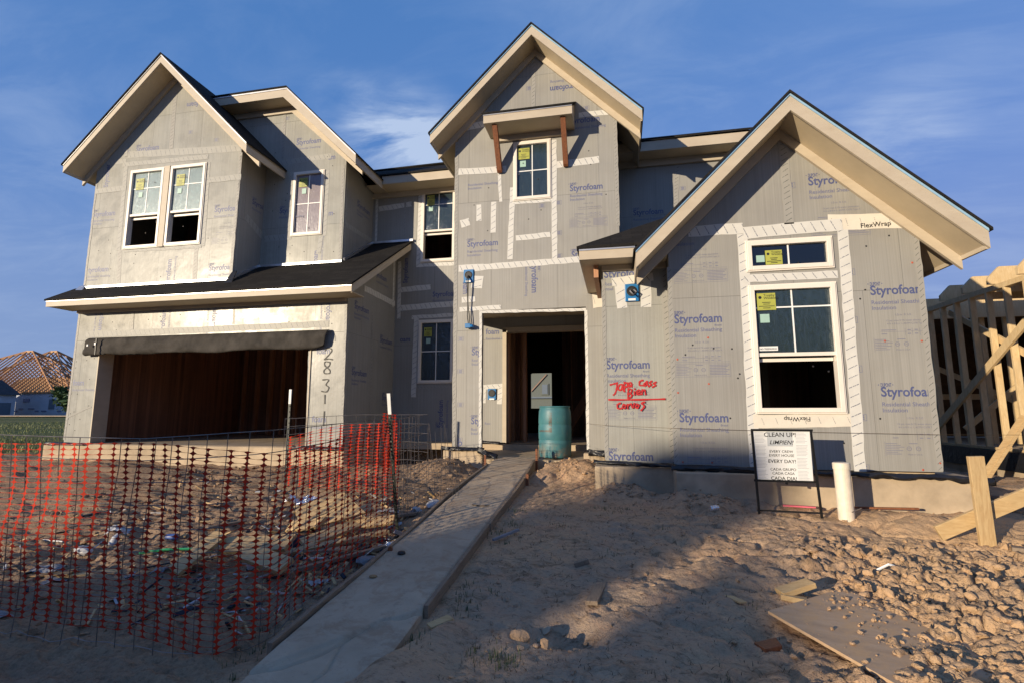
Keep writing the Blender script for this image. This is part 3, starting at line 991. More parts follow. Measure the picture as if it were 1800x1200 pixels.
def wp(key, u, z, off=0.0):
    """point on a wall, off metres proud of it"""
    ax, v = PL[key]
    if ax == 'Y': return Vector((u, v-off, z))
    sgn = -1 if key == 'WS' else 1
    return Vector((v+off*sgn, u, z))


def wall(key, outline, holes=(), thick=.11, mat=None, name='wall'):
    loops = [[Vector((u, z, 0)) for u, z in outline]]+[[Vector((u, z, 0)) for u, z in h] for h in holes]
    tri = tessellate_polygon(loops)
    flat = [p for lp in loops for p in lp]
    n = len(flat); mb = MB()
    vs = [wp(key, p.x, p.y) for p in flat]+[wp(key, p.x, p.y, -thick) for p in flat]
    fs = [tuple(t) for t in tri]+[tuple(n+k for k in reversed(t)) for t in tri]
    b = 0
    for lp in loops:
        m = len(lp)
        fs += [(b+k, b+(k+1) % m, n+b+(k+1) % m, n+b+k) for k in range(m)]
        b += m
    mb.add(vs, fs)
    return mb.build(name, mat, house)


def rect(a, b, c, d): return [(a, c), (b, c), (b, d), (a, d)]


W = {}
W['G'] = wall('G', [(-11.1, -.60), (-10.45, -.60), (-10.45, 1.50), (-5.60, 1.50), (-5.60, -.60), (-4.91, -.60), (-4.91, 2.42), (-11.1, 2.42)], mat=M['foil'])
W['GS'] = wall('GS', [(8.73, -.60), (10.7, -.60), (10.7, 3.72), (8.73, 2.50)], mat=M['grey_board'])
W['UL'] = wall('UL', [(-11.09, 2.45), (-7.47, 2.45), (-7.47, 5.50), (-9.20, 7.18), (-11.09, 5.32)], [rect(-10.15, -8.28, 3.42, 5.15)], mat=M['foil'])
W['ULS'] = wall('ULS', [(8.76, 2.5), (9.42, 2.5), (9.42, 5.45), (8.76, 5.45)], mat=M['grey_board'])
W['G2'] = wall('G2', [(-8.60, 2.85), (-5.54, 2.85), (-5.54, 5.50), (-6.79, 6.70), (-8.60, 6.70)], [rect(-6.75, -6.04, 3.73, 5.14)], mat=M['foil'])
W['G2S'] = wall('G2S', [(9.53, 2.95), (10.7, 2.95), (10.7, 5.12), (9.53, 5.40)], mat=M['grey_board'])
W['MID'] = wall('MID', rect(-5.54, -2.80, -.65, 5.15), [rect(-4.31, -3.52, 3.38, 5.10), rect(-4.31, -3.52, .66, 2.03)], mat=M['grey_board'])
W['T'] = wall('T', [(-2.91, -.62), (-2.40, -.62), (-2.40, 1.84), (-.52, 1.84), (-.52, -.62), (.09, -.62), (.09, 5.42), (-1.39, 6.86), (-2.91, 5.38)], [rect(-1.80, -1.12, 3.90, 5.03)], mat=M['grey_board'])
W['REC'] = wall('REC', [(-2.80, -.58), (-2.20, -.58), (-2.20, 1.64), (-.50, 1.64), (-.50, -.58), (-.16, -.58), (-.16, 1.93), (-2.80, 1.93)], mat=M['grey_board'])
W['RB'] = wall('RB', rect(.09, 2.75, 1.9, 5.12), mat=M['grey_board'])
W['B'] = wall('B', rect(-.19, .70, -.66, 2.10), mat=M['foil'])
W['W'] = wall('W', [(.70, -.67), (3.63, -.67), (3.63, 2.22), (2.165, 3.66), (.70, 2.22)], [rect(1.68, 2.67, 1.81, 2.19), rect(1.68, 2.67, .01, 1.60)], mat=M['grey_board'])
# return walls seen edge-on, and the far sides that close the shell
mb = MB().box(.70, .81, 7.06, 7.3, -.67, 2.15); mb.build('wall', M['grey_board'], house)
mb = MB().box(3.52, 3.63, 7.06, 14.0, -.67, 2.25); mb.build('wall', M['grey_board'], house)
mb = MB().box(-.19, -.08, 7.41, 8.95, -.66, 2.05); mb.build('wall', M['grey_board'], house)
mb = MB().box(-.02, .09, 9.06, 10.3, -.62, 5.30); mb.build('wall', M['grey_board'], house)
mb = MB().box(-2.91, -2.80, 9.06, 10.05, 1.84, 5.30).box(-2.91, -2.80, 10.05, 10.7, -.62, 5.30).box(-2.91, -2.80, 9.06, 9.20, -.62, 1.84); mb.build('wall', M['grey_board'], house)
mb = MB().box(-11.10, -10.99, 8.76, 16.0, -.60, 5.2); mb.build('wall', M['grey_board'], house)
mb = MB().box(2.64, 2.75, 10.41, 16.0, -.60, 5.1); mb.build('wall', M['grey_board'], house)
mb = MB()
for x0, x1, z0, z1 in ((-11.1, -3.36, -.6, 5.1), (-2.02, 2.75, -.6, 5.1), (-3.36, -2.02, 1.24, 5.1), (-3.36, -3.30, -.6, 1.24), (-3.12, -2.68, -.6, 1.24), (-2.68, -2.02, -.6, .15)):
    mb.box(x0, x1, 15.9, 16.0, z0, z1)
mb.build('wall', M['interior'], house)
mb = MB().box(.81, 3.52, 13.9, 14.0, -.6, 2.2); mb.build('wall', M['interior'], house)
# floor slab; upper floor and ceiling added to keep the inside dark
mb = MB().box(-11.0, 2.7, 10.06, 15.95, -.72, -.60).box(-11.0, -4.95, 8.50, 10.06, -.72, -.60).box(.75, 3.6, 7.06, 13.9, -.72, -.61)
mb.build('floor_slab', M['concrete'], house)
mb = MB().box(-10.98, -5.03, 8.75, 15.9, 2.28, 2.40).box(-5.0, 2.6, 10.82, 15.9, 2.28, 2.40).box(.82, 3.5, 7.08, 13.9, 2.10, 2.2)
mb.build('upper_floor', M['interior'], house)
mb = MB().box(-10.9, -3.0, 10.85, 15.9, 5.02, 5.10).box(-10.9, -7.6, 8.8, 10.85, 5.25, 5.30).box(-7.3, -5.7, 9.55, 10.85, 5.25, 5.30).box(-2.8, 2.6, 10.45, 15.9, 5.02, 5.1).box(-2.78, 0, 9.1, 10.4, 5.25, 5.3)
mb.build('ceiling', M['interior'], house)
mb = MB().box(-2.80, -.02, 9.06, 10.15, 1.93, 2.02)
mb.build('porch_ceiling', M['soffit'], house)
mb = MB().box(-10.9, -7.5, 10.9, 11.0, 2.4, 5.2).box(-7.2, -2.0, 12.6, 12.7, 2.4, 5.0).box(-2.7, 0, 10.4, 10.5, 2.4, 5.2).box(.85, 3.5, 10.6, 10.7, -.6, 2.1)
mb.build('inner_wall', M['osb'], house)

# garage interior: brown boards and studs seen through the open door
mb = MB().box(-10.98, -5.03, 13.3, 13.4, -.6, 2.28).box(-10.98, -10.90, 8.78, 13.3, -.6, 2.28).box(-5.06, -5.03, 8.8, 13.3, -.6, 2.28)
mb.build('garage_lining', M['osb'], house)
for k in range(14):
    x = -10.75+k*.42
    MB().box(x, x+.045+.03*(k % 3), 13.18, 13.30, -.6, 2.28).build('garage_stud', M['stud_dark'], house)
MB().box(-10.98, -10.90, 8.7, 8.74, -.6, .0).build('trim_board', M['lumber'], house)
# painted jamb boards of the garage opening
mb = MB().box(-10.45, -10.425, 8.60, 8.92, -.6, 1.5).box(-5.625, -5.60, 8.60, 8.92, -.6, 1.5).box(-10.45, -5.60, 8.60, 8.92, 1.475, 1.5)
mb.build('garage_door_frame', M['fascia'], house)

# entrance: frame, framing behind, steps
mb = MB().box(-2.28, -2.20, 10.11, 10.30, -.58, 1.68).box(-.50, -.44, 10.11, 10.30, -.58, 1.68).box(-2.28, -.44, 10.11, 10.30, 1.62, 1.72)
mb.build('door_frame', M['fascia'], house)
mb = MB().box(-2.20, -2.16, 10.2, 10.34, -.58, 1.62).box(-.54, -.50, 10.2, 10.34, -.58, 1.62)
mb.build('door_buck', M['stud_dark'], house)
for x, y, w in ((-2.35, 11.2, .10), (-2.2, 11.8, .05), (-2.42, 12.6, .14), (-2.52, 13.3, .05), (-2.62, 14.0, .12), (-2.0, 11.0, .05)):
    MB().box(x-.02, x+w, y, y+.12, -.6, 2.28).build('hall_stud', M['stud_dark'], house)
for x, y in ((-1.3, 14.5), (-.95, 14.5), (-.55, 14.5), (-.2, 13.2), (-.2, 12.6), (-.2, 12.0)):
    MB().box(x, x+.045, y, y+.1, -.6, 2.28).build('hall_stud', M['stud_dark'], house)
MB().board((-1.35, 13.4, -.5), (-.35, 12.2, 1.0), .05, .24).build('stair_stringer', M['stud_dark'], house)
MB().box(-2.75, -2.2, 11.6, 11.65, -.6, 2.28).build('inner_wall', M['osb'], house)
MB().box(-1.55, .0, 14.6, 14.65, -.6, 2.28).build('inner_wall', M['osb'], house)

# foundation
mb = MB().box(-11.34, -10.22, 8.42, 8.62, -1.15, -.63).box(-11.3, -4.8, 8.62, 16.1, -1.2, -.73).box(-10.22, -5.78, 8.40, 8.62, -1.15, -.605).box(-5.78, -4.74, 8.42, 8.62, -1.15, -.63)
mb.box(-4.8, -3.05, 10.66, 16.1, -1.2, -.66)
mb.build('foundation', M['concrete'], house, bevel=.012)
MB().box(-3.06, -2.34, 8.83, 9.10, -1.15, -.645).build('foundation', M['concrete'], house, bevel=.012)
MB().box(-.60, -.05, 8.83, 9.10, -1.15, -.66).build('foundation', M['concrete'], house, bevel=.012)
mb = MB().prism([(-2.86, 8.86, -1.1), (-2.86, 8.86, -.79), (-2.86, 10.05, -.705), (-2.86, 10.05, -1.1)], (2.76, 0, 0))
mb.build('porch_floor', M['concrete'], house)
mb = MB().box(-2.86, -.1, 10.02, 10.2, -1.1, -.60)
mb.build('door_step', M['concrete'], house, bevel=.01)
mb = MB().box(-.34, .74, 7.12, 7.6, -1.3, -.70)
mb.build('foundation', M['concrete'], house, bevel=.012)
mb = MB().box(.66, 3.93, 6.72, 14.0, -1.35, -.715)
mb.build('foundation', M['concrete'], house, bevel=.012)


def sheet_strip(pts, w, amp, name='plastic_strip', drop=.0):
    """wrinkled black plastic left hanging over the slab edge: pts along the slab (x, y, z)"""
    mb = MB(); P = [Vector(p) for p in pts]
    L = [0]
    for a, b in zip(P[:-1], P[1:]): L.append(L[-1]+(b-a).length)
    n = max(8, int(L[-1]/.03)); rows = 7; vs = []
    for i in range(n+1):
        s_ = L[-1]*i/n; k = 0
        while k < len(L)-2 and s_ > L[k+1]: k += 1
        p = P[k].lerp(P[k+1], (s_-L[k])/(L[k+1]-L[k]))
        for j in range(rows):
            v = j/(rows-1)
            a = float(fbm(np.array([s_*3+p.y]), np.array([v*1.5]), 1.7, 3, 301)[0])
            b = float(fbm(np.array([s_*7]), np.array([v*4]), 1.2, 3, 302)[0])
            vs.append((p.x, p.y-.012-math.sin(v*2.6)*.035*(1+a)-abs(b)*amp, p.z+.03-v*w*(1+.55*a)-drop*v+.012*b))
    fs = [(i*rows+j, i*rows+j+1, (i+1)*rows+j+1, (i+1)*rows+j) for i in range(n) for j in range(rows-1)]
    mb.add(vs, fs)
    o = mb.build(name, M['black_plastic'], house, smooth=True, fixn=False)
    s = o.modifiers.new('thickness', 'SOLIDIFY'); s.thickness = .003
    return o


sheet_strip([(.62, 6.93, -.66), (2.2, 6.72, -.68), (3.5, 6.72, -.70), (3.97, 6.70, -.73)], .075, .03)
sheet_strip([(-.36, 7.28, -.655), (.2, 7.12, -.665), (.72, 7.12, -.675)], .05, .03)
sheet_strip([(-3.10, 8.86, -.60), (-2.6, 8.83, -.62), (-2.30, 8.84, -.62)], .06, .04)
sheet_strip([(-2.42, 8.82, -.60), (-2.25, 8.75, -.66), (-2.05, 8.78, -.73)], .09, .07)
sheet_strip([(-.52, 8.84, -.62), (-.2, 8.80, -.64)], .09, .06)
sheet_strip([(-11.3, 8.45, -.60), (-10.9, 8.42, -.60), (-10.3, 8.44, -.61)], .05, .04)
sheet_strip([(-5.75, 8.44, -.60), (-5.2, 8.42, -.61), (-4.76, 8.44, -.62)], .07, .05)
sheet_strip([(-2.70, 10.1, -.56), (-2.30, 10.02, -.585)], .05, .03)

# ---------------------------------------------------------------- roofs
def slab(poly, t):
    return MB().prism(poly, (0, 0, -t))


def gable(rx, half, ze, zp, y0, y1, wy, rake=.19, sides='LR', frieze=True, eave_y1=None, edge='alu'):
    """steep gable roof: shingles, rake and eave boards, sloped soffit, frieze boards on the wall"""
    sl = (zp-ze)/half
    for sg in (-1, 1):
        side = 'L' if sg < 0 else 'R'
        if side not in sides: continue
        X = rx+sg*half
        # shingle layer, 25 mm over everything
        e = .03
        mb = MB().prism([(rx, y0-e, zp+.004), (X+sg*e, y0-e, ze-sl*e+.004), (X+sg*e, y1, ze-sl*e+.004), (rx, y1, zp+.004)], (0, 0, .034))
        mb.build('roof', M['shingle'], house)
        # rake board
        p = [(rx, y0, zp), (X, y0, ze), (X, y0, ze-rake), (rx, y0, zp-rake)]
        MB().prism(p, (0, .03, 0)).build('fascia', M['fascia'], house)
        # thin drip metal under the shingles
        p = [(rx, y0-.012, zp+.003), (X, y0-.012, ze+.003), (X, y0-.012, ze-.028), (rx, y0-.012, zp-.028)]
        MB().prism(p, (0, .010, 0)).build('drip_edge', M[edge], house)
        # eave board
        ey1 = eave_y1 if eave_y1 is not None else y1
        MB().box(min(X, X-sg*.03), max(X, X-sg*.03), y0+.03, ey1, ze-rake, ze-.004).build('fascia', M['fascia'], house)
        # soffit under the slope
        k = .012
        p = [(rx, y0+.03, zp-rake+.02), (X-sg*.03, y0+.03, ze-rake+.02+sl*.03), (X-sg*.03, y0+.03, ze-rake+.035+sl*.03), (rx, y0+.03, zp-rake+.035)]
        MB().prism(p, (0, y1-y0-.04, 0)).build('soffit', M['soffit'], house)
        if frieze:
            xi = X-sg*.02
            d = abs(xi-rx)
            zi = zp-rake+.018-d*sl
            p = [(rx, wy-.045, zp-rake+.018), (xi, wy-.045, zi), (xi, wy-.045, zi-.15), (rx, wy-.045, zp-rake+.018-.15)]
            MB().prism(p, (0, .043, 0)).build('frieze', M['fascia'], house)


gable(-9.20, 2.22, 5.22, 7.44, 8.20, 13.0, 8.65, rake=.18, eave_y1=9.7)
gable(-1.39, 1.92, 5.16, 7.08, 8.50, 14.0, 8.95, rake=.20, eave_y1=10.6, edge='blue_edge')
gable(2.165, 1.905, 2.02, 3.90, 6.45, 12.0, 6.95, rake=.22, edge='blue_edge')
# second gable: level front eave that breaks into a steep right slope
zt, ze2, xp, xe = 6.88, 5.20, -6.77, -5.09
MB().prism([(-9.6, 8.97, zt+.004), (xp, 8.97, zt+.004), (xp, 13, zt-.05), (-9.6, 13, zt-.05)], (0, 0, .034)).build('roof', M['shingle'], house)
MB().prism([(xp, 8.97, zt+.004), (xe+.03, 8.97, ze2-.03), (xe+.03, 11.4, ze2-.03), (xp, 13, zt+.004)], (0, 0, .034)).build('roof', M['shingle'], house)
MB().prism([(-9.0, 9.0, zt), (xp, 9.0, zt), (xe, 9.0, ze2), (xe, 9.0, ze2-.2), (xp-.08, 9.0, zt-.2), (-9.0, 9.0, zt-.2)], (0, .03, 0)).build('fascia', M['fascia'], house)
MB().prism([(-8.6, 8.988, zt+.003), (xp, 8.988, zt+.003), (xe, 8.988, ze2+.003), (xe, 8.988, ze2-.028), (xp, 8.988, zt-.028), (-8.6, 8.988, zt-.028)], (0, .01, 0)).build('drip_edge', M['alu'], house)
MB().box(xe-.03, xe, 9.03, 10.23, ze2-.2, ze2-.004).build('fascia', M['fascia'], house)
MB().prism([(-9.0, 9.03, zt-.185), (xp-.08, 9.03, zt-.185), (xp-.08, 9.03, zt-.17), (-9.0, 9.03, zt-.17)], (0, .45, 0)).build('soffit', M['soffit'], house)
MB().prism([(xp-.08, 9.03, zt-.185), (xe-.03, 9.03, ze2-.155), (xe-.03, 9.03, ze2-.14), (xp-.08, 9.03, zt-.17)], (0, 1.75, 0)).build('soffit', M['soffit'], house)
MB().prism([(-8.6, 9.375, zt-.19), (xp-.08, 9.375, zt-.19), (xe-.05, 9.375, ze2-.16), (xe-.05, 9.375, ze2-.26), (xp-.12, 9.375, zt-.32), (-8.6, 9.375, zt-.32)], (0, .043, 0)).build('frieze', M['fascia'], house)
# main roof: low-pitched, with eaves left and right of the entrance tower
zm = 5.28
MB().prism([(-7.0, 10.17, zm), (-2.6, 10.17, zm), (-2.6, 12.9, zm+1.54), (-7.0, 12.9, zm+1.54)], (0, 0, .034)).build('roof', M['shingle'], house)
MB().box(xe, -2.92, 10.20, 10.23, zm-.19, zm-.004).build('fascia', M['fascia'], house)
MB().box(xe-.4, -2.92, 10.23, 10.70, zm-.185, zm-.17).build('soffit', M['soffit'], house)
MB().box(-5.54, -2.92, 10.64, 10.698, zm-.30, zm-.186).build('frieze', M['fascia'], house)
MB().prism([(-1.0, 9.82, zm+.02), (2.98, 9.82, zm+.02), (2.98, 11.9, zm+1.16), (-1.0, 11.9, zm+1.16)], (0, 0, .034)).build('roof', M['shingle'], house)
MB().prism([(-11.3, 12.9, zm+1.57), (2.98, 11.9, zm+1.19), (2.98, 16.4, zm-.3), (-11.3, 16.4, zm-.3)], (0, 0, -.034)).build('roof', M['shingle'], house)
MB().prism([(2.95, 9.85, zm-.19), (2.95, 9.85, zm), (2.95, 11.9, zm+1.15), (2.95, 16.3, zm-.3), (2.95, 16.3, zm-.5), (2.95, 11.9, zm+.95)], (.03, 0, 0)).build('fascia', M['fascia'], house)
MB().box(.12, 2.95, 9.85, 9.88, zm-.19, zm).build('fascia', M['fascia'], house)
MB().box(.12, 2.94, 9.88, 10.30, zm-.185, zm-.17).build('soffit', M['soffit'], house)
MB().box(.12, 2.75, 10.24, 10.298, zm-.32, zm-.186).build('frieze', M['fascia'], house)
# skirt roof over the garage door
sl = .622
MB().prism([(-11.30, 8.07, 2.231), (-4.53, 8.07, 2.231), (-4.53, 10.7, 2.231+sl*2.63), (-5.54, 10.7, 2.231+sl*2.63), (-5.54, 9.42, 2.231+sl*1.35), (-7.47, 9.42, 2.231+sl*1.35), (-7.47, 8.64, 2.231+sl*.57), (-11.30, 8.64, 2.231+sl*.57)], (0, 0, .034)).build('roof', M['shingle'], house)
MB().box(-11.28, -4.55, 8.10, 8.13, 2.115, 2.240).build('fascia', M['fascia'], house)
MB().box(-11.27, -4.55, 8.088, 8.098, 2.215, 2.248).build('drip_edge', M['alu'], house)
MB().box(-11.27, -4.58, 8.13, 8.62, 2.118, 2.135).build('soffit', M['soffit'], house)
MB().box(-11.1, -4.93, 8.575, 8.617, 2.06, 2.116).build('frieze', M['fascia'], house)
MB().prism([(-4.55, 8.13, 2.10), (-4.55, 8.13, 2.25), (-4.55, 10.68, 2.25+sl*2.55), (-4.55, 10.68, 2.10+sl*2.55)], (-.03, 0, 0)).build('fascia', M['fascia'], house)
MB().prism([(-4.58, 8.13, 2.12), (-4.905, 8.13, 2.12), (-4.905, 10.68, 2.12+sl*2.55), (-4.58, 10.68, 2.12+sl*2.55)], (0, 0, .012)).build('soffit', M['soffit'], house)
MB().prism([(-11.28, 8.13, 2.12), (-11.28, 8.13, 2.24), (-11.28, 8.75, 2.24+sl*.62), (-11.28, 8.75, 2.12+sl*.62)], (.03, 0, 0)).build('fascia', M['fascia'], house)
# flashing where the walls stand on the skirt roof
mb = MB().box(-11.08, -7.45, 8.60, 8.646, 2.60, 2.645).box(-7.45, -5.52, 9.37, 9.416, 3.075, 3.12)
mb.board((-7.45, 8.66, 2.65), (-7.45, 9.40, 3.11), .03, .07).board((-5.50, 9.44, 3.14), (-5.50, 10.66, 3.90), .03, .07).board((-5.5, 10.66, 3.9), (-4.5, 10.66, 3.9), .06, .05)
mb.build('flashing', M['alu'], house)
MB().prism([(-7.47, 8.45, 2.50), (-7.30, 8.45, 2.50), (-7.38, 8.66, 2.80), (-7.47, 8.66, 2.80)], (0, .02, 0)).build('flashing', M['black_plastic'], house)
MB().prism([(-11.17, 8.5, 2.5), (-10.95, 8.5, 2.52), (-11.02, 8.62, 2.68), (-11.17, 8.62, 2.66)], (0, .02, 0)).build('flashing', M['alu'], house)
# hipped corner roof left of the front gable
zb_, mb_ = 2.225, .62
MB().prism([(-.51, 6.87, zb_), (.40, 6.87, zb_), (1.55, 8.93, zb_+mb_*2.06)], (0, 0, .034)).build('roof', M['shingle'], house)
MB().prism([(-.51, 6.87, zb_), (1.55, 8.93, zb_+mb_*2.06), (-.51, 8.93, zb_)], (0, 0, .034)).build('roof', M['shingle'], house)
MB().box(-.48, .27, 6.90, 6.93, 2.075, 2.222).build('fascia', M['fascia'], house)
MB().box(-.48, .27, 6.888, 6.898, 2.200, 2.234).build('drip_edge', M['alu'], house)
MB().box(-.48, -.45, 6.93, 8.94, 2.075, 2.222).build('fascia', M['fascia'], house)
MB().box(-.45, .69, 6.93, 7.295, 2.08, 2.095).box(-.45, -.2, 7.295, 8.94, 2.08, 2.095).build('soffit', M['soffit'], house)
MB().box(-.30, -.235, 7.22, 8.6, 1.90, 2.078).build('eave_blocking', M['stud_dark'], house)
MB().box(-.19, .69, 7.25, 7.298, 2.0, 2.078).build('frieze', M['fascia'], house)

# small bracketed canopy over the tower window
za, zw = 5.335, 5.70
MB().prism([(-2.29, 8.37, za), (-.63, 8.37, za), (-.63, 8.94, zw), (-2.29, 8.94, zw)], (0, 0, .03)).build('canopy_roof', M['shingle'], house)
mb = MB().box(-2.26, -.66, 8.40, 8.43, 5.17, 5.334)
mb.prism([(-2.26, 8.43, 5.17), (-2.26, 8.43, 5.33), (-2.26, 8.94, 5.66), (-2.26, 8.94, 5.17)], (.025, 0, 0))
mb.prism([(-.66, 8.43, 5.17), (-.66, 8.43, 5.33), (-.66, 8.94, 5.66), (-.66, 8.94, 5.17)], (-.025, 0, 0))
mb.build('fascia', M['fascia'], house)
MB().box(-2.26, -.66, 8.388, 8.398, 5.315, 5.345).build('drip_edge', M['alu'], house)
MB().box(-2.235, -.685, 8.43, 8.95, 5.175, 5.19).build('soffit', M['soffit'], house)
MB().box(-2.15, -.80, 8.88, 8.948, 5.07, 5.174).build('ledger', M['fascia'], house)
for x in (-2.07, -.83):
    MB().prism([(x-.045, 8.46, 5.172), (x-.045, 8.56, 5.172), (x-.045, 8.945, 4.56), (x-.045, 8.945, 4.47), (x-.045, 8.90, 4.45), (x-.045, 8.86, 4.48)], (.09, 0, 0)).build('bracket', M['lumber_red'], house)

# ---------------------------------------------------------------- windows
def window(key, x0, x1, z0, z1, mode, glass='pane', sticker=None, bars=(1, 1), rail=.5, trim=None):
    Y = PL[key][1]; f = .055; y0 = Y-.035; y1 = Y+.085
    fm = M['vinyl']
    mb = MB()
    mb.box(x0, x0+f, y0, y1, z0, z1).box(x1-f, x1, y0, y1, z0, z1).box(x0+f, x1-f, y0, y1, z0, z0+f).box(x0+f, x1-f, y0, y1, z1-f, z1)
    # outer step of the frame profile
    s = .018
    mb.box(x0-s, x0, y0+.012, Y, z0-s, z1+s).box(x1, x1+s, y0+.012, Y, z0-s, z1+s).box(x0, x1, y0+.012, Y, z0-s, z0).box(x0, x1, y0+.012, Y, z1, z1+s)
    w = mb.build('window', fm, house, bevel=.004)
    a0, a1, b1 = x0+f, x1-f, z1-f
    yp = Y+.015
    if mode == 'hung':
        zr = z0+(z1-z0)*rail
        MB().box(a0, a1, Y-.012, Y+.035, zr-.022, zr+.022).build('meeting_rail', fm, w)
        MB().box(a0+.01, a1-.01, Y+.045, Y+.075, zr-.085, zr-.045).build('lower_sash_rail', fm, w)
        b0 = zr+.022
        # the raised lower sash behind the upper pane
        MB().box(a0+.01, a1-.01, Y+.05, Y+.058, zr-.045, b1).build('raised_pane', M['pane'], w)
    else:
        b0 = z0+f
    MB().box(a0, a1, yp, yp+.006, b0, b1).build('pane', M[glass], w)
    mb = MB()
    if bars[0]:
        mb.box((a0+a1)/2-.009, (a0+a1)/2+.009, yp-.006, yp-.001, b0, b1)
    if bars[1]:
        zz = b0+(b1-b0)*(bars[1] if bars[1] < 1 else .5)
        mb.box(a0, (a0+a1)/2-.0095, yp-.006, yp-.001, zz-.009, zz+.009).box((a0+a1)/2+.0095, a1, yp-.006, yp-.001, zz-.009, zz+.009)
    if mb.v: mb.build('muntin', M['vinyl_white'], w)
    if sticker:
        sx, sz, sw, sh = sticker[:4]
        MB().box(sx, sx+sw, yp-.010, yp-.008, sz, sz+sh).build('label_sticker', M['sticker'], w)
        gx_, gz_, gw_, gh_ = sticker[4:8]
        MB().box(gx_, gx_+gw_, yp-.0095, yp-.0075, gz_, gz_+gh_).build('label_sticker', M['sticker_green'], w)
        tb = MB()
        text_into(tb, 'Trophy', Vector((sx+sw*.36, yp-.0112, sz+sh*.80)), .20*sh, 0, .006)
        text_into(tb, 'Windows', Vector((sx+sw*.36, yp-.0112, sz+sh*.64)), .20*sh, 0, .006)
        for k, (l, zz) in enumerate(((.45, .45), (.35, .35), (.85, .23), (.4, .12))):
            tb.box(sx+sw*(.5-l/2), sx+sw*(.5+l/2), yp-.0112, yp-.0105, sz+sh*zz-.004, sz+sh*zz+.004)
        tb.lathe([(.09*sh, 0), (.06*sh, .0005)], (sx+sw*.17, yp-.0112, sz+sh*.75), 12, (0, 1, 0))
        tb.build('lettering', M['ink_black'], w, fixn=False)
    return w


# lettering helper: glyph meshes from the built-in font
_font_cache = {}


def glyphs(s, shear=0.0, embolden=0.0):
    k = (s, shear, embolden)
    if k not in _font_cache:
        cu = bpy.data.curves.new('lettering', 'FONT'); cu.body = s; cu.size = 1; cu.shear = shear; cu.offset = embolden; cu.resolution_u = 3; cu.fill_mode = 'FRONT'
        ob = bpy.data.objects.new('lettering', cu)
        m = ob.to_mesh()
        vs = np.array([v.co[:] for v in m.vertices]) if len(m.vertices) else np.zeros((0, 3))
        fs = [tuple(p.vertices) for p in m.polygons]
        ob.to_mesh_clear(); bpy.data.objects.remove(ob); bpy.data.curves.remove(cu)
        _font_cache[k] = (vs, fs)
    return _font_cache[k]


def text_into(mb, s, at, size, rot=0, embolden=0.0, shear=0.0, sx=1.0, frame=None, align='L'):
    """add flat letters to mb; frame maps (u, v) in the wall to 3-D, default a wall facing -Y"""
    vs, fs = glyphs(s, shear, embolden)
    if not len(vs): return 0
    q = vs[:, :2]*size*np.array([sx, 1])
    wdt = q[:, 0].max()
    if align == 'C': q = q-np.array([wdt/2, 0])
    c, d = math.cos(R(rot)), math.sin(R(rot))
    out = []
    for u, v in q:
        a, b = u*c-v*d, u*d+v*c
        if frame is None: out.append(Vector((at.x+a, at.y, at.z+b)))
        else: out.append(frame(a, b))
    mb.add(out, fs)
    return wdt


_w1 = glyphs('Styrofoam', 0, .021)[0][:, 0].max()
TS = .59/_w1                                    # letter size that makes the word 0.59 m wide
_w2 = glyphs('Residential Sheathing', 0, .008)[0][:, 0].max(); RSZ = .585/_w2
_w3 = glyphs('DUPONT', 0, .02)[0][:, 0].max()

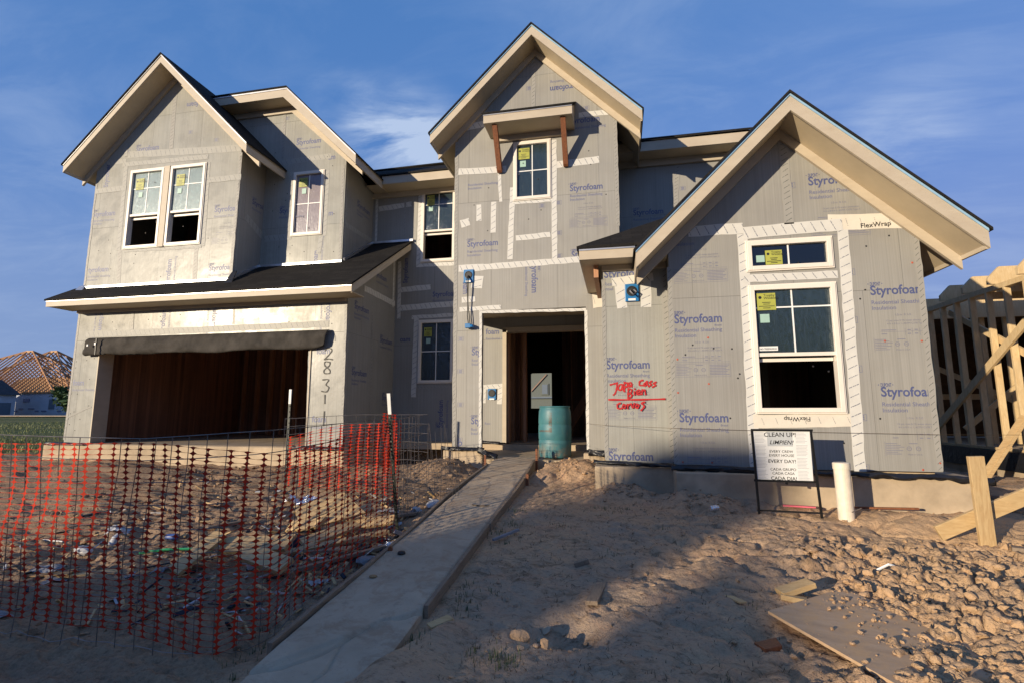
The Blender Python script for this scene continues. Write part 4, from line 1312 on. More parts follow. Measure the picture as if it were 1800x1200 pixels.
for i, (key, u0, z0, s, rot, el) in enumerate(TEXTS):
    c, d = math.cos(R(rot)), math.sin(R(rot))
    flip = -1 if key == 'WS' else 1

    def fr(a0, b0, off=.0014):
        def f(a, b):
            return wp(key, u0+flip*(a+a0*c-b0*d), z0+b+a0*d+b0*c, off)
        return f
    tb = MB(); tg = MB(); tf = MB()
    if s: text_into(tb, s, None, TS*1.13, rot, .021, sx=1/1.13, frame=fr(0, 0))
    lead = .0
    if 'd' in el:
        text_into(tb, 'DUPONT', None, .066, rot, 0.02, sx=.115/_w3/.066, frame=fr(.005, .112))
        for q, sg in ((-.012, -1), (.132, 1)):
            P = [(q, .128), (q+sg*.012, .136), (q, .146)]
            tb.add([fr(a*1.0, b)(0, 0) for a, b in P], [(0, 1, 2)])
    if 'b' in el: text_into(tb, 'Brand', None, .036, rot, frame=fr(.495, -.052))
    if 'r' in el: text_into(tg, 'Residential Sheathing', None, RSZ, rot, .008, frame=fr(0, -.118))
    if 'i' in el: text_into(tg, 'Insulation', None, RSZ, rot, .008, frame=fr(0, -.188))
    if 'R' in el: text_into(tg, 'Resi', None, RSZ, rot, .008, frame=fr(0, -.118))
    if 'I' in el: text_into(tg, 'Insul', None, RSZ, rot, .008, frame=fr(0, -.188))

    def bar(a0, b0, a1, b1):
        p = [(a0, b0), (a1, b0), (a1, b1), (a0, b1)]
        tf.add([fr(a, b, .0012)(0, 0) for a, b in p], [(0, 1, 2, 3)])
    if 's' in el or 'S' in el:
        text_into(tf, '1.0 in  R 5.0', None, .036, rot, frame=fr(.24, -.268))
        text_into(tf, '15 psi, max 0.1% water absorption', None, .030, rot, frame=fr(.14, -.335))
        text_into(tf, '4 ft x 8 ft x 1, ASTM C578 Type X', None, .030, rot, frame=fr(.15, -.372))
        bar(.07, -.462, .55, -.459); bar(.0, -.512, .66, -.509)
        for a in (.335, .41, .49): bar(a, -.512, a+.003, -.42)
        for a in (.36, .435, .515):
            bar(a, -.447, a+.035, -.437); bar(a, -.492, a+.035, -.482)
        bar(.08, -.445, .24, -.437); bar(.08, -.49, .14, -.482)
        # approval box
        bar(-.01, -.70, .66, -.697); bar(-.01, -.70, -.007, -.53); bar(.657, -.70, .66, -.53); bar(-.01, -.533, .66, -.53)
        for k in range(7):
            bar(.41, -.555-k*.02, .645-(k % 3)*.02, -.547-k*.02)
            bar(.0, -.555-k*.02, .12+(k*37 % 5)*.018, -.549-k*.02)
        text_into(tf, 'Made in U.S.A.', None, .026, rot, frame=fr(.22, -.685))
        bar(.24, -.555, .33, -.547)
        for a in (.24, .335):
            n = 14; cx, cy = a, -.61
            for k in range(n):
                t0, t1 = 2*math.pi*k/n, 2*math.pi*(k+1)/n
                P = [(cx+r*math.cos(t), cy+r*math.sin(t)) for t, r in ((t0, .026), (t1, .026), (t1, .020), (t0, .020))]
                tf.add([fr(x_, y_, .0012)(0, 0) for x_, y_ in P], [(0, 1, 2, 3)])
            bar(cx-.012, cy-.002, cx+.012, cy+.003)
    lim = {'UL': (-11.08, -7.49), 'W': (.71, 3.615), 'G2': (-8.5, -5.56), 'T': (-2.905, .08), 'B': (-.185, .69), 'G': (-11.09, -4.93), 'MID': (-5.5, -3.0), 'GS': (8.76, 10.68), 'G2S': (9.55, 10.68), 'ULS': (8.78, 9.40), 'REC': (-2.7, -2.21)}.get(key)
    if lim:                                  # print stops where the board is cut
        ia = 0 if PL[key][0] == 'Y' else 1
        for q in (tb, tg, tf):
            q.f = [f for f in q.f if all(lim[0] < q.v[k][ia] < lim[1] for k in f)]
    if tb.f: tb.build('lettering', M['print'], W[key], fixn=False)
    if tg.f: tg.build('lettering', M['print_grey'], W[key], fixn=False)
    if tf.f: tf.build('lettering', M['print_faint'], W[key], fixn=False)

# small square marks printed along the board edges
for key, u, z in SQ:
    tb = MB()
    for a, b, c_, d_ in ((-.055, -.04, .055, -.036), (-.055, .036, .055, .04), (-.055, -.036, -.051, .036), (.051, -.036, .055, .036), (-.03, -.025, .03, -.012), (-.03, -.004, .03, .006), (-.03, .014, .03, .026)):
        tb.add([wp(key, u+a, z+b, .0013), wp(key, u+c_, z+b, .0013), wp(key, u+c_, z+d_, .0013), wp(key, u+a, z+d_, .0013)], [(0, 1, 2, 3)])
    tb.build('printed_mark', M['print_grey'], W[key], fixn=False)
for u, z in DOTS:
    MB().lathe([(.013, 0), (.010, .004), (0.0, .005)], wp('W', u, z), 10, (0, -1, 0)).build('nail_washer', M['nail_red'], W['W'])
for k in range(96):                                  # dark nail heads over the boards
    key, a, b, c_, d_ = [('UL', -10.9, -7.7, 2.7, 5.3), ('G', -10.8, -5.1, 1.6, 2.0), ('T', -2.8, 0, 2.8, 5.2), ('W', .8, 3.5, -.5, 2.2), ('G2', -7.3, -5.7, 3.2, 5.8), ('G', -11.05, -10.5, -.4, 1.5)][k % 6]
    MB().lathe([(.012, 0), (.009, .003), (0.0, .004)], wp(key, rng.uniform(a, b), rng.uniform(c_, d_)), 8, (0, -1, 0)).build('nail_head', M['ink_black'], W[key])

# seam tape: one strip each
for i, (key, u0, z0, u1, z1, wd, kd) in enumerate(TAPES):
    if key == 'WS': tgt = W['W']
    else: tgt = W[key]
    a = Vector((u0, z0)); b = Vector((u1, z1)); L = (b-a).length
    d = (b-a)/L; nrm = Vector((-d.y, d.x))*(wd*.5)
    n = max(2, int(L/.12)); vs = []; uvs = []; fs = []; fuv = []
    off = .0022+.0006*(i % 7)
    ph = rng.random()*3
    for k in range(n+1):
        p = a+d*(L*k/n)
        j = [rng.uniform(-.006, .006) for _ in range(2)]
        q0 = p+nrm*(1+j[0]/wd*2); q1 = p-nrm*(1+j[1]/wd*2)
        vs += [wp(key, q1.x, q1.y, off), wp(key, q0.x, q0.y, off)]
        uvs += [(ph+L*k/n, 0), (ph+L*k/n, 1)]
        if k:
            f = (2*k-2, 2*k, 2*k+1, 2*k-1); fs.append(f); fuv.append([uvs[m] for m in f])
    MB().add(vs, fs, fuv).build('seam_tape', M['tape%d' % (3 if kd == 0 and key in ('UL', 'G2', 'G', 'ULS', 'G2S') else kd)], tgt, fixn=False)

for u, z, rot, sz in ((3.02, 2.285, 2, .085), (2.28, -.045, 180, .075)):
    tb = MB(); cc, dd_ = math.cos(R(rot)), math.sin(R(rot))
    text_into(tb, 'FlexWrap', None, sz, rot, .006, frame=lambda a, b: wp('W', u+a, z+b, .0085))
    tb.build('lettering', M['ink_black'], W['W'], fixn=False)

# now the windows
w = window('UL', -10.15, -9.30, 3.42, 5.15, 'hung', 'pane_pale', (-10.02, 4.72, .20, .25, -9.93, 4.55, .1, .11), bars=(1, .62), rail=.42)
w = window('UL', -9.13, -8.28, 3.42, 5.15, 'hung', 'pane_pale', (-9.0, 4.72, .20, .25, -8.95, 4.55, .1, .11), bars=(1, .62), rail=.42)
MB().box(-9.30+.019, -9.13-.019, 8.61, 8.70, 3.40, 5.17).build('window_mullion', M['fascia'], house)
w = window('G2', -6.75, -6.04, 3.73, 5.14, 'fixed', 'pane_mauve', (-6.64, 4.82, .20, .20, -6.56, 4.66, .1, .12), bars=(1, .5))
w = window('MID', -4.31, -3.52, 3.38, 5.10, 'hung', 'pane_film', (-4.2, 4.72, .18, .24, -4.16, 4.58, .1, .11), bars=(1, .66), rail=.42)
w = window('MID', -4.31, -3.52, .66, 2.03, 'fixed', 'pane_film', (-4.2, 1.68, .18, .2, -4.15, 1.52, .1, .12), bars=(1, .5))
w = window('T', -1.80, -1.12, 3.90, 5.03, 'fixed', 'pane_film', (-1.73, 4.70, .22, .22, -1.69, 4.55, .11, .12), bars=(1, .5))
w = window('W', 1.68, 2.67, 1.81, 2.19, 'fixed', 'pane', (1.90, 1.88, .20, .19, 1.79, 1.92, .10, .09), bars=(1, 0))
w = window('W', 1.68, 2.67, .01, 1.60, 'hung', 'pane_film', (1.765, 1.29, .22, .22, 1.79, 1.13, .11, .11), bars=(1, .72), rail=.45)
tb = MB().box(1.755, 1.97, 6.943, 6.945, .775, .83); tb.build('label_sticker', M['white_label'], w)
tb = MB(); text_into(tb, 'NO TRESPASSING', Vector((1.762, 6.9425, .788)), .030, 0, .02, sx=.83); tb.build('lettering', M['ink_black'], w, fixn=False)

# blue mounting blocks with their wires
def light_block(key, u, z, w_=.19, h_=.25):
    Y = PL[key][1]
    o = MB().box(u-w_/2, u+w_/2, Y-.03, Y-.0075, z-h_/2, z+h_/2).build('mounting_block', M['blue_box'], house, bevel=.008)
    MB().lathe([(.072, .0), (.072, .010), (.060, .011), (.056, .003), (0.0, .003)], (u, Y-.030, z+.02), 24, (0, -1, 0)).build('wire_seal', M['black_rubber'], o)
    MB().box(u-.05, u+.05, Y-.0335, Y-.031, z-.115, z-.085).build('block_label', M['white_label'], o)
    return o


b = light_block('T', -2.66, 2.50)
pts = [(-2.66, 8.90, 2.50), (-2.665, 8.84, 2.42), (-2.66, 8.86, 2.2), (-2.655, 8.88, 1.95), (-2.66, 8.885, 1.75), (-2.64, 8.885, 1.60)]
pts2 = [(-2.65, 8.90, 2.50), (-2.64, 8.85, 2.42), (-2.645, 8.86, 2.2), (-2.65, 8.88, 1.95), (-2.62, 8.885, 1.72), (-2.61, 8.885, 1.60)]
MB().tube(pts, .009, 6).tube(pts2, .009, 6).build('hanging_cable', M['black_rubber'], b, smooth=True)
MB().box(-2.69, -2.59, 8.83, 8.91, 1.52, 1.60).lathe([(.045, 0), (.03, .05)], (-2.57, 8.86, 1.53), 10).build('wire_box', M['blue_box'], b, bevel=.006)
b = light_block('REC', -2.50, .38, .17, .22)
b = light_block('B', .22, 1.67)
MB().tube([(.20, 7.26, 1.70), (.20, 7.20, 1.67), (.24, 7.19, 1.62), (.28, 7.2, 1.66), (.25, 7.24, 1.70)], .012, 6).build('hanging_cable', M['grey_trash'], b, smooth=True)

# sprayed writing: strokes as flat ribbons on the boards
def strokes(key, sts, fx, fz, wid, off=.006):
    mb = MB()
    for st in sts:
        P = [Vector((fx(a), fz(b))) for a, b in st]
        # smooth the corners
        Q = [P[0]]
        for k in range(len(P)-1):
            p0 = P[max(0, k-1)]; p1 = P[k]; p2 = P[k+1]; p3 = P[min(len(P)-1, k+2)]
            for t in (.25, .5, .75, 1.0):
                Q.append(.5*((2*p1)+(p2-p0)*t+(2*p0-5*p1+4*p2-p3)*t*t+(3*p1-p0-3*p2+p3)*t**3))
        vs = []
        for k, p in enumerate(Q):
            d = (Q[min(k+1, len(Q)-1)]-Q[max(k-1, 0)]); d = d.normalized() if d.length > 1e-6 else Vector((1, 0))
            w_ = wid*(1+.25*math.sin(k*1.7))
            n_ = Vector((-d.y, d.x))*w_*.5
            if k == 0: p = p-d*wid*.4
            if k == len(Q)-1: p = p+d*wid*.4
            o_ = off+.00002*k
            vs += [wp(key, p.x-n_.x, p.y-n_.y, o_), wp(key, p.x+n_.x, p.y+n_.y, o_)]
        mb.add(vs, [(2*k, 2*k+2, 2*k+3, 2*k+1) for k in range(len(Q)-1)])
        off += .0006
    return mb


red = [[(150, 905), (180, 897), (210, 890)], [(205, 890), (203, 930), (190, 970), (175, 985)], [(252, 905), (228, 905), (215, 938), (235, 948), (252, 915)], [(252, 903), (250, 930), (258, 950)],
       [(270, 885), (268, 920), (268, 958)], [(270, 895), (293, 890), (290, 918), (268, 928)], [(300, 910), (330, 905), (322, 890), (302, 895), (303, 920), (330, 918)],
       [(422, 872), (397, 880), (394, 908), (425, 912)], [(455, 885), (433, 898), (438, 916), (457, 897)], [(456, 880), (456, 900), (466, 916)], [(495, 880), (475, 890), (490, 905), (468, 920)], [(530, 888), (508, 897), (526, 911), (500, 925)],
       [(300, 935), (297, 970), (295, 1010)], [(300, 938), (327, 945), (318, 970), (298, 975)], [(298, 975), (326, 985), (318, 1003), (295, 1012)], [(350, 960), (349, 985)], [(352, 938), (353, 942)], [(370, 970), (396, 962), (386, 948), (370, 957), (372, 982), (400, 980)], [(415, 945), (412, 982)], [(415, 955), (434, 946), (441, 982)],
       [(135, 1022), (350, 1023), (595, 1019)],
       [(230, 1050), (206, 1060), (208, 1090), (236, 1092)], [(258, 1058), (245, 1083), (264, 1090), (272, 1066), (256, 1060)], [(290, 1058), (290, 1092)], [(290, 1070), (310, 1057)], [(320, 1055), (330, 1088), (346, 1052)], [(368, 1056), (354, 1080), (371, 1089), (382, 1066), (366, 1058)], [(430, 1043), (405, 1050), (426, 1075), (400, 1106)]]
strokes('B', red, lambda a: -.11+(a-150)*.001614, lambda b: .45-(b-870)*.00174, .022).build('sprayed_writing', M['red_paint'], W['B'], fixn=False)
num = [[(-.07, .07), (-.03, .11), (.05, .10), (.06, .05), (-.02, -.04), (-.08, -.10), (.0, -.085), (.09, -.10)]]
dg = []
for q in num: dg.append([(a-5.25, b+1.08) for a, b in q])
dg.append([(a-5.26, b+.83) for a, b in [(.05, .10), (-.05, .11), (-.05, .04), (.05, -.04), (.05, -.10), (-.05, -.10), (-.06, -.04), (.04, .04), (.05, .10)]])
dg.append([(a-5.27, b+.50) for a, b in [(-.07, .11), (.05, .11), (.0, .02), (.06, -.03), (.02, -.11), (-.08, -.10)]])
dg.append([(-5.28, .33), (-5.275, .18)])
dg.append([(-5.275, .03), (-5.28, -.22)])
strokes('G', dg, lambda a: a, lambda b: b, .022).build('sprayed_number', M['black_paint'], W['G'], fixn=False)

# ---------------------------------------------------------------- house across the street (unseen, behind the photographer; its roofline is shaped to cast the front-yard shadow)
S = thing('house_across_street', (-34, -27, -1.65), 'brick house across the street behind the photographer, throwing its long shadow over the yard', 'house')
MB().box(-46, -23.6, -31, -23.2, -1.7, 3.2).build('wall', M['brick_far'], S)
MB().prism([(-46.4, -31.6, 3.0), (-46.4, -22.6, 3.0), (-46.4, -27, 5.08)], (23.0, 0, 0)).build('roof', M['roof_far'], S)
MB().prism([(-29.4, -27.3, 4.6), (-29.4, -27.3, 5.08), (-28.35, -27.3, 5.48), (-27.2, -27.3, 5.58), (-27.2, -27.3, 4.6)], (0, .6, 0)).build('roof', M['roof_far'], S)  # thin wedge shaped to fit the shadow edge
MB().box(-27.24, -25.30, -27.3, -26.7, 3.0, 6.30).build('shadow_tower', M['brick_far'], S)  # thin unseen slab, added to cast the tall block of yard shadow
MB().prism([(-27.26, -27.35, 6.30), (-26.75, -27.35, 6.84), (-25.30, -27.35, 6.84), (-25.30, -27.35, 6.30)], (0, .7, 0)).build('roof', M['roof_far'], S)  # top of that slab, outlined to fit the shadow
MB().prism([(-24.44, -27.3, 4.4), (-24.44, -27.3, 5.62), (-23.75, -27.3, 5.25), (-23.3, -27.3, 5.03), (-23.3, -27.3, 4.4)], (0, .6, 0)).build('roof', M['roof_far'], S)  # thin slab leaving a gap for the lit strip on the soil
for x in (-44, -41, -37, -33, -30):
    f = MB().box(x-.6, x+.6, -23.22, -23.12, -.4, 1.5).build('window', M['vinyl_white'], S)
    MB().box(x-.52, x+.52, -23.13, -23.10, -.3, 1.4).build('pane', M['door_blue'], f)
MB().box(-28.2, -27.2, -23.22, -23.14, -1.6, .6).build('door', M['lumber_red'], S)

for (hx, w_, zw_, zr_, lab, mt) in ((-11, 13, 4.0, 8.6, 'unseen tall brick house added across the street, right of the shadow-casting one', 'brick_far'), (6.5, 14, 4.2, 8.4, 'unseen pale house added across the street, straight behind the photographer', 'siding_grey'), (24, 14, 4.0, 8.8, 'unseen brick house added across the street at the far right end of the row', 'brick_far'), (-58, 13, 3.2, 6.2, 'unseen pale house added across the street at the far left end of the row', 'siding_grey')):  # unseen houses added to block the low sky glow
    Q = thing('house_across_street', (hx, -27, -1.65), lab, 'house', 'houses across the street')
    MB().box(hx-w_/2, hx+w_/2, -34, -25, -1.7, zw_).build('wall', M[mt], Q)
    MB().prism([(hx-w_/2-.4, -34.5, zw_-.1), (hx-w_/2-.4, -24.5, zw_-.1), (hx-w_/2-.4, -29.5, zr_)], (w_+.8, 0, 0)).build('roof', M['roof_far'], Q)
    MB().box(hx-4.8, hx, -25.02, -24.94, -1.6, .7).build('garage_door', M['door_blue'], Q)
    for x in (hx+1.5, hx+4.2):
        f = MB().box(x-.6, x+.6, -25.02, -24.92, -.5, 1.1).build('window', M['vinyl_white'], Q)
        MB().box(x-.52, x+.52, -24.93, -24.90, -.42, 1.02).build('pane', M['door_blue'], f)
S['group'] = 'houses across the street'

# ---------------------------------------------------------------- rolled tarp above the garage door
mb = MB(); nU, nV = 150, 15; vs = []
prof = [(8.60, 1.535), (8.57, 1.525), (8.54, 1.50), (8.515, 1.46), (8.50, 1.41), (8.495, 1.36), (8.49, 1.31), (8.495, 1.26), (8.51, 1.22), (8.53, 1.195), (8.555, 1.19), (8.575, 1.21), (8.58, 1.26), (8.585, 1.32), (8.59, 1.40)]
for i in range(nU+1):
    u = i/nU; x = -10.72+u*5.50
    sag = -.028*math.sin(math.pi*u)+.012*math.sin(u*19)
    for j, (y, z) in enumerate(prof):
        n_ = float(fbm(np.array([x*1.5]), np.array([j*.35]), 1.3, 4, 401)[0]); n2 = float(fbm(np.array([x*5]), np.array([j*.8]), 1.0, 3, 402)[0])
        k = math.sin(math.pi*j/(nV-1))
        endd = max(0, (u-.965)/.035)
        vs.append((x-endd*.16*(j/nV)**1.5*(1 if j > 1 else 0), y-k*(.05*n_+.02*n2)-.01, z+k*(.03*n_+.012*n2)+sag*min(1, j/3)+endd*.05*(j/nV)-(.03 if u < .09 else 0)*k))
fs = [(i*nV+j, i*nV+j+1, (i+1)*nV+j+1, (i+1)*nV+j) for i in range(nU) for j in range(nV-1)]
mb.add(vs, fs)
tarp = thing('rolled_tarp', (-8, 8.56, 1.2), 'dark grey tarp rolled up and pinned over the garage door opening', 'tarp')
o = mb.build('tarp_roll', M['tarp'], tarp, smooth=True, fixn=False)
sm = o.modifiers.new('thickness', 'SOLIDIFY'); sm.thickness = .004
for k in range(13):
    x = -10.55+k*.435
    MB().lathe([(.012, 0), (.009, .004), (0, .005)], (x, 8.575, 1.512), 8, (0, -1, .3)).build('fixing_cap', M['white_label'], tarp)
MB().box(-10.36, -10.335, 8.435, 8.455, 1.17, 1.50).build('tie_strap', M['black_rubber'], tarp)
MB().box(-10.375, -10.34, 8.425, 8.44, 1.36, 1.41).box(-10.56, -10.53, 8.425, 8.445, 1.34, 1.38).build('strap_tag', M['white_label'], tarp)

# ---------------------------------------------------------------- blue drum on the porch
def make_barrel_mat():
    t = NT('scuffed blue drum'); o = t.obj(); s = t.sep(o)
    n1 = t.noise(o, 3.2, 5, .65, .4); n2 = t.noise(t.mapping(o, (1, 1, .4)), 16, 5, .75)
    c = t.mix(t.ramp(n1, .35, .65), (.035, .135, .165), (.05, .18, .20))
    c = t.mix(t.ramp(n2, .60, .70, 0, .7), c, (.15, .20, .19))
    low = t.ramp(s[2], .30, .0)
    c = t.mix(t.math('MULTIPLY', low, t.ramp(t.noise(o, 7, 5, .7), .45, .6)), c, (.22, .17, .12))
    # brown glue stain and dry streaks on the street side
    d = t.math('MULTIPLY', t.math('LESS_THAN', t.math('ABSOLUTE', t.math('ADD', s[0], .045)), .028), t.math('LESS_THAN', t.math('ABSOLUTE', t.math('SUBTRACT', s[2], .61)), .17))
    d2 = t.math('MULTIPLY', t.math('LESS_THAN', t.math('ABSOLUTE', t.math('ADD', s[0], .14)), .12), t.math('LESS_THAN', t.math('ABSOLUTE', t.math('SUBTRACT', s[2], .46)), .016))
    st = t.math('MULTIPLY', t.math('MAXIMUM', d, d2), t.ramp(t.noise(o, 14, 4, .7), .38, .50))
    st = t.math('MULTIPLY', st, t.math('LESS_THAN', s[1], 0.0))
    c = t.mix(t.math('MULTIPLY', st, .85), c, (.07, .05, .035))
    t.set('Base Color', c); t.set('Roughness', t.ramp(n1, .3, .7, .42, .62))
    t.bump(n2, .12, .003)
    return t.m


dr = thing('plastic_drum', (-1.12, 9.20, -.765), 'scuffed blue plastic drum standing on the porch in front of the doorway', 'drum')
prof = [(.0, .0), (.255, .0), (.272, .012), (.280, .05), (.284, .20), (.288, .285), (.282, .295), (.282, .31), (.289, .325), (.290, .45), (.290, .55), (.284, .565), (.284, .58), (.290, .595), (.287, .70), (.280, .80), (.268, .845), (.262, .858), (.272, .866), (.274, .885), (.262, .89), (.250, .875), (.0, .872)]
MB().lathe(prof, (-1.12, 9.20, -.765), 56).build('drum_body', make_barrel_mat(), dr, smooth=True)
MB().lathe([(.03, .872), (.03, .884), (.0, .885)], (-1.28, 9.23, -.765), 12).build('bung_cap', M['blue_box'], dr)
for a, b, c_, r in ((-1.36, 9.02, .08, 3), (-.92, 8.97, .06, 4)):
    MB().box(a-.02, a+.07, b-.03, b+.01, -.775, -.75).build('chock', M['dark_trash'], dr)

# ---------------------------------------------------------------- yard sign
YS = thing('yard_sign', (1.77, 6.28, -1.1), 'white clean-up notice in a black steel frame standing before the front window', 'sign')
xa, xb, ysg = 1.455, 2.045, 6.28
z0, z1 = -.735, -.185


def sgn(u): return 6.30-(u-xa)*.07           # the frame stands a little askew


fr_ = .011
for u in (xa, xb):
    MB().board((u, sgn(u), z1), (u+(.02 if u == xa else .04), sgn(u)-.02, gz(u, sgn(u))-.05), .022, .022, (0, 1, 0)).build('sign_leg', M['frame_black'], YS)
for z, h in ((z1, .024), (z0, .024), (-1.055, .014)):
    e = 0.014 if z < -1 else 0
    MB().board((xa+e-.01, sgn(xa)-.003, z), (xb+e+.02, sgn(xb)-.003, z), .02, h).build('cross_bar', M['frame_black'], YS)
MB().board((xa+.012, sgn(xa)-.004, (z0+z1)/2), (xb-.012, sgn(xb)-.004, (z0+z1)/2), .005, z1-z0-.02).build('sign_board', M['paper'], YS)
dxs = Vector((xb-xa, sgn(xb)-sgn(xa), 0)).normalized()
so = Vector((xa, sgn(xa)-.0085, z0))


def sf(a0, b0, off=0.0):
    return lambda a, b: so+dxs*(a0+a)+Vector((0, -off, b0+b))


SWID = xb-xa
gb = MB(); gb.add([sf(x_, y_, -.0006)(0, 0) for x_, y_ in ((.15, .375), (.405, .375), (.405, .535), (.15, .535))], [(0, 1, 2, 3)])
board_o = [o for o in YS.children if o.name.startswith('sign_board')][0]
gb.build('printed_field', M['paper_grey'], board_o, fixn=False)
for txt, cx, bz, sz, bold, sh in (('CLEAN UP!', .278, .478, .066, .012, 0), ('LIMPIEN!', .292, .396, .062, .010, .28), ('EVERY CREW', .283, .305, .040, .002, 0), ('EVERY HOUSE', .283, .262, .040, .002, 0), ('EVERY DAY!', .283, .195, .052, .008, 0),
                                  ('CADA GRUPO', .290, .112, .040, .002, 0), ('CADA CASA', .290, .070, .040, .002, 0), ('CADA DIA!', .290, .012, .052, .008, 0)):
    sb = MB(); text_into(sb, txt, None, sz, 0, bold, sh, frame=sf(cx, bz), align='C')
    sb.build('lettering', M['ink_black'], board_o, fixn=False)
for x_ in (.022, .435):
    sb = MB()
    for k in range(34):
        z_ = .52-k*.0152
        if k % 9 == 8: continue
        l = .115-.03*rng.random()
        sb.add([sf(a, b)(0, 0) for a, b in ((x_, z_), (x_+l, z_), (x_+l, z_+.005), (x_, z_+.005))], [(0, 1, 2, 3)])
    sb.build('small_print', M['paper_lines'], board_o, fixn=False)
MB().lathe([(.014, 0), (.014, .02), (0, .02)], (xa+.31, sgn(xa+.31)-.012, z0-.02), 8, (0, -1, 0)).build('sign_clip', M['frame_black'], YS)

# ---------------------------------------------------------------- white drain pipe
px_, py_ = 2.335, 6.27; pz = gz(px_, py_)
pv = thing('drain_pipe', (px_, py_, pz), 'white plastic pipe standing upright out of the soil by the foundation', 'pipe')
c0 = Vector((px_, py_, pz-.08)); ax = Vector((-.022, -.01, 1)).normalized()
MB().lathe([(.078, 0), (.078, .65)], c0, 28, ax).build('pipe_body', M['pvc'], pv, smooth=False)
MB().lathe([(.084, .595), (.084, .655), (.078, .662), (.05, .664), (0, .664)], c0, 28, ax).build('pipe_cap', M['pvc'], pv)
MB().tube([(px_+.02, py_-.082, pz+.08), (px_+.10, py_-.12, pz+.13)], .004, 5).build('ground_wire', M['wire'], pv)

# ---------------------------------------------------------------- steel fence posts
def tpost(x, y, ztop, lean, label):
    z = gz(x, y)
    t = thing('fence_post', (x, y, z), label, 'post', 'steel posts of the wire fence')
    p0 = Vector((x, y, z-.15)); p1 = Vector((x+lean[0], y+lean[1], ztop)); d = (p1-p0)
    pm = p0+d*.87
    MB().board(p0, pm, .034, .007, (0, 1, 0)).board(p0+Vector((0, .016, 0)), pm+Vector((0, .016, 0)), .007, .028, (0, 1, 0)).build('post_shaft', M['post'], t)
    MB().board(pm, p1, .036, .008, (0, 1, 0)).board(pm+Vector((0, .017, 0)), p1+Vector((0, .017, 0)), .008, .028, (0, 1, 0)).build('post_tip', M['post_tip'], t)
    for k in range(14):
        p = p0+d*(.2+k*.05)
        MB().box(p.x-.008, p.x+.008, p.y-.012, p.y-.0036, p.z-.008, p.z+.008).build('post_stud', M['post'], t)
    return t


tpost(-2.30, 5.28, .20, (-.0, -.36), 'dark steel post with white tip beside the walk, holding the near fence panel')
tpost(-4.66, 6.70, .34, (.02, -.03), 'dark steel post with white tip further back, in front of the garage opening')

# ---------------------------------------------------------------- wire fence and orange mesh
def path_fn(P):
    P = [Vector(p) for p in P]
    L = [0]
    for a, b in zip(P[:-1], P[1:]): L.append(L[-1]+(b-a).length)

    def f(s):
        s = max(0, min(L[-1], s)); k = 0
        while k < len(L)-2 and s > L[k+1]: k += 1
        a, b = P[k], P[k+1]; t = (s-L[k])/(L[k+1]-L[k])
        p = a.lerp(b, t); d = (b-a).normalized()
        return p, Vector((-d.y, d.x))
    return f, L[-1]


def nz(a, b, sc, seed): return float(vnoise(np.array([a*sc]), np.array([b*sc]), seed)[0])


def wire_fence(P, ztop, label, step=.15, loose=0):
    """P: ground plan points (x, y); ztop: [(s, z), ...]"""
    f, L = path_fn(P)
    zs = np.array(ztop)
    zt = lambda s: float(np.interp(s, zs[:, 0], zs[:, 1]))

    def pos(s, z):
        p, n_ = f(s)
        w = .05*nz(s, z, .9, 501)+.015*nz(s, z*2, 3, 502)
        return Vector((p.x+n_.x*w+.03*nz(s, z, 1.3, 503), p.y+n_.y*w, z+.02*nz(s, z, 1.1, 504)))
    p0 = f(0)[0]
    t = thing('wire_fence', (p0.x, p0.y, gz(p0.x, p0.y)), label, 'fence', 'welded wire fence panels')
    mb = MB(); n = int(L/step)
    for k in range(n+1):
        s = k*step
        p, _ = f(s); g = gz(p.x, p.y); top = zt(s)
        lean = .12*math.sin(k*.7)*nz(s, 3.1, .8, 505)
        mb.tube([pos(s+lean*(i/7), g+(top-g)*i/7) for i in range(8)],   .0034, 4)
    rows = 9
    for r in range(rows+1):
        pts = []
        m = int(L/.10)
        for k in range(m+1):
            s = L*k/m; p, _ = f(s); g = gz(p.x, p.y)+.03; top = zt(s)
            pts.append(pos(s, top-(top-g)*r/rows))
        mb.tube(pts, .0032, 4)
    mb.build('wire_mesh', M['wire'], t, fixn=False)
    if loose:
        for k in range(loose):
            p, n_ = f(L); g = gz(p.x, p.y)
            x = p.x+.05+k*.045; y = p.y+.05+rng.uniform(-.1, .1)
            MB().tube([(x, y, g-.02), (x+rng.uniform(-.03, .03), y, g+.4), (x+rng.uniform(-.09, .06), y+rng.uniform(-.05, .05), g+rng.uniform(.85, 1.05))], .003, 4).build('loose_rod', M['wire'], t, fixn=False)
        for k in range(5):
            p, n_ = f(L); g = gz(p.x, p.y)
            pts = [(p.x+.02+.5*u+.03*math.sin(u*9+k), p.y+.06*math.sin(u*7+k*2), g+.12+.11*k+.05*math.sin(u*6+k)) for u in np.linspace(0, .8, 9)]
            MB().tube(pts, .003, 4).build('loose_rod', M['wire'], t, fixn=False)
    return t


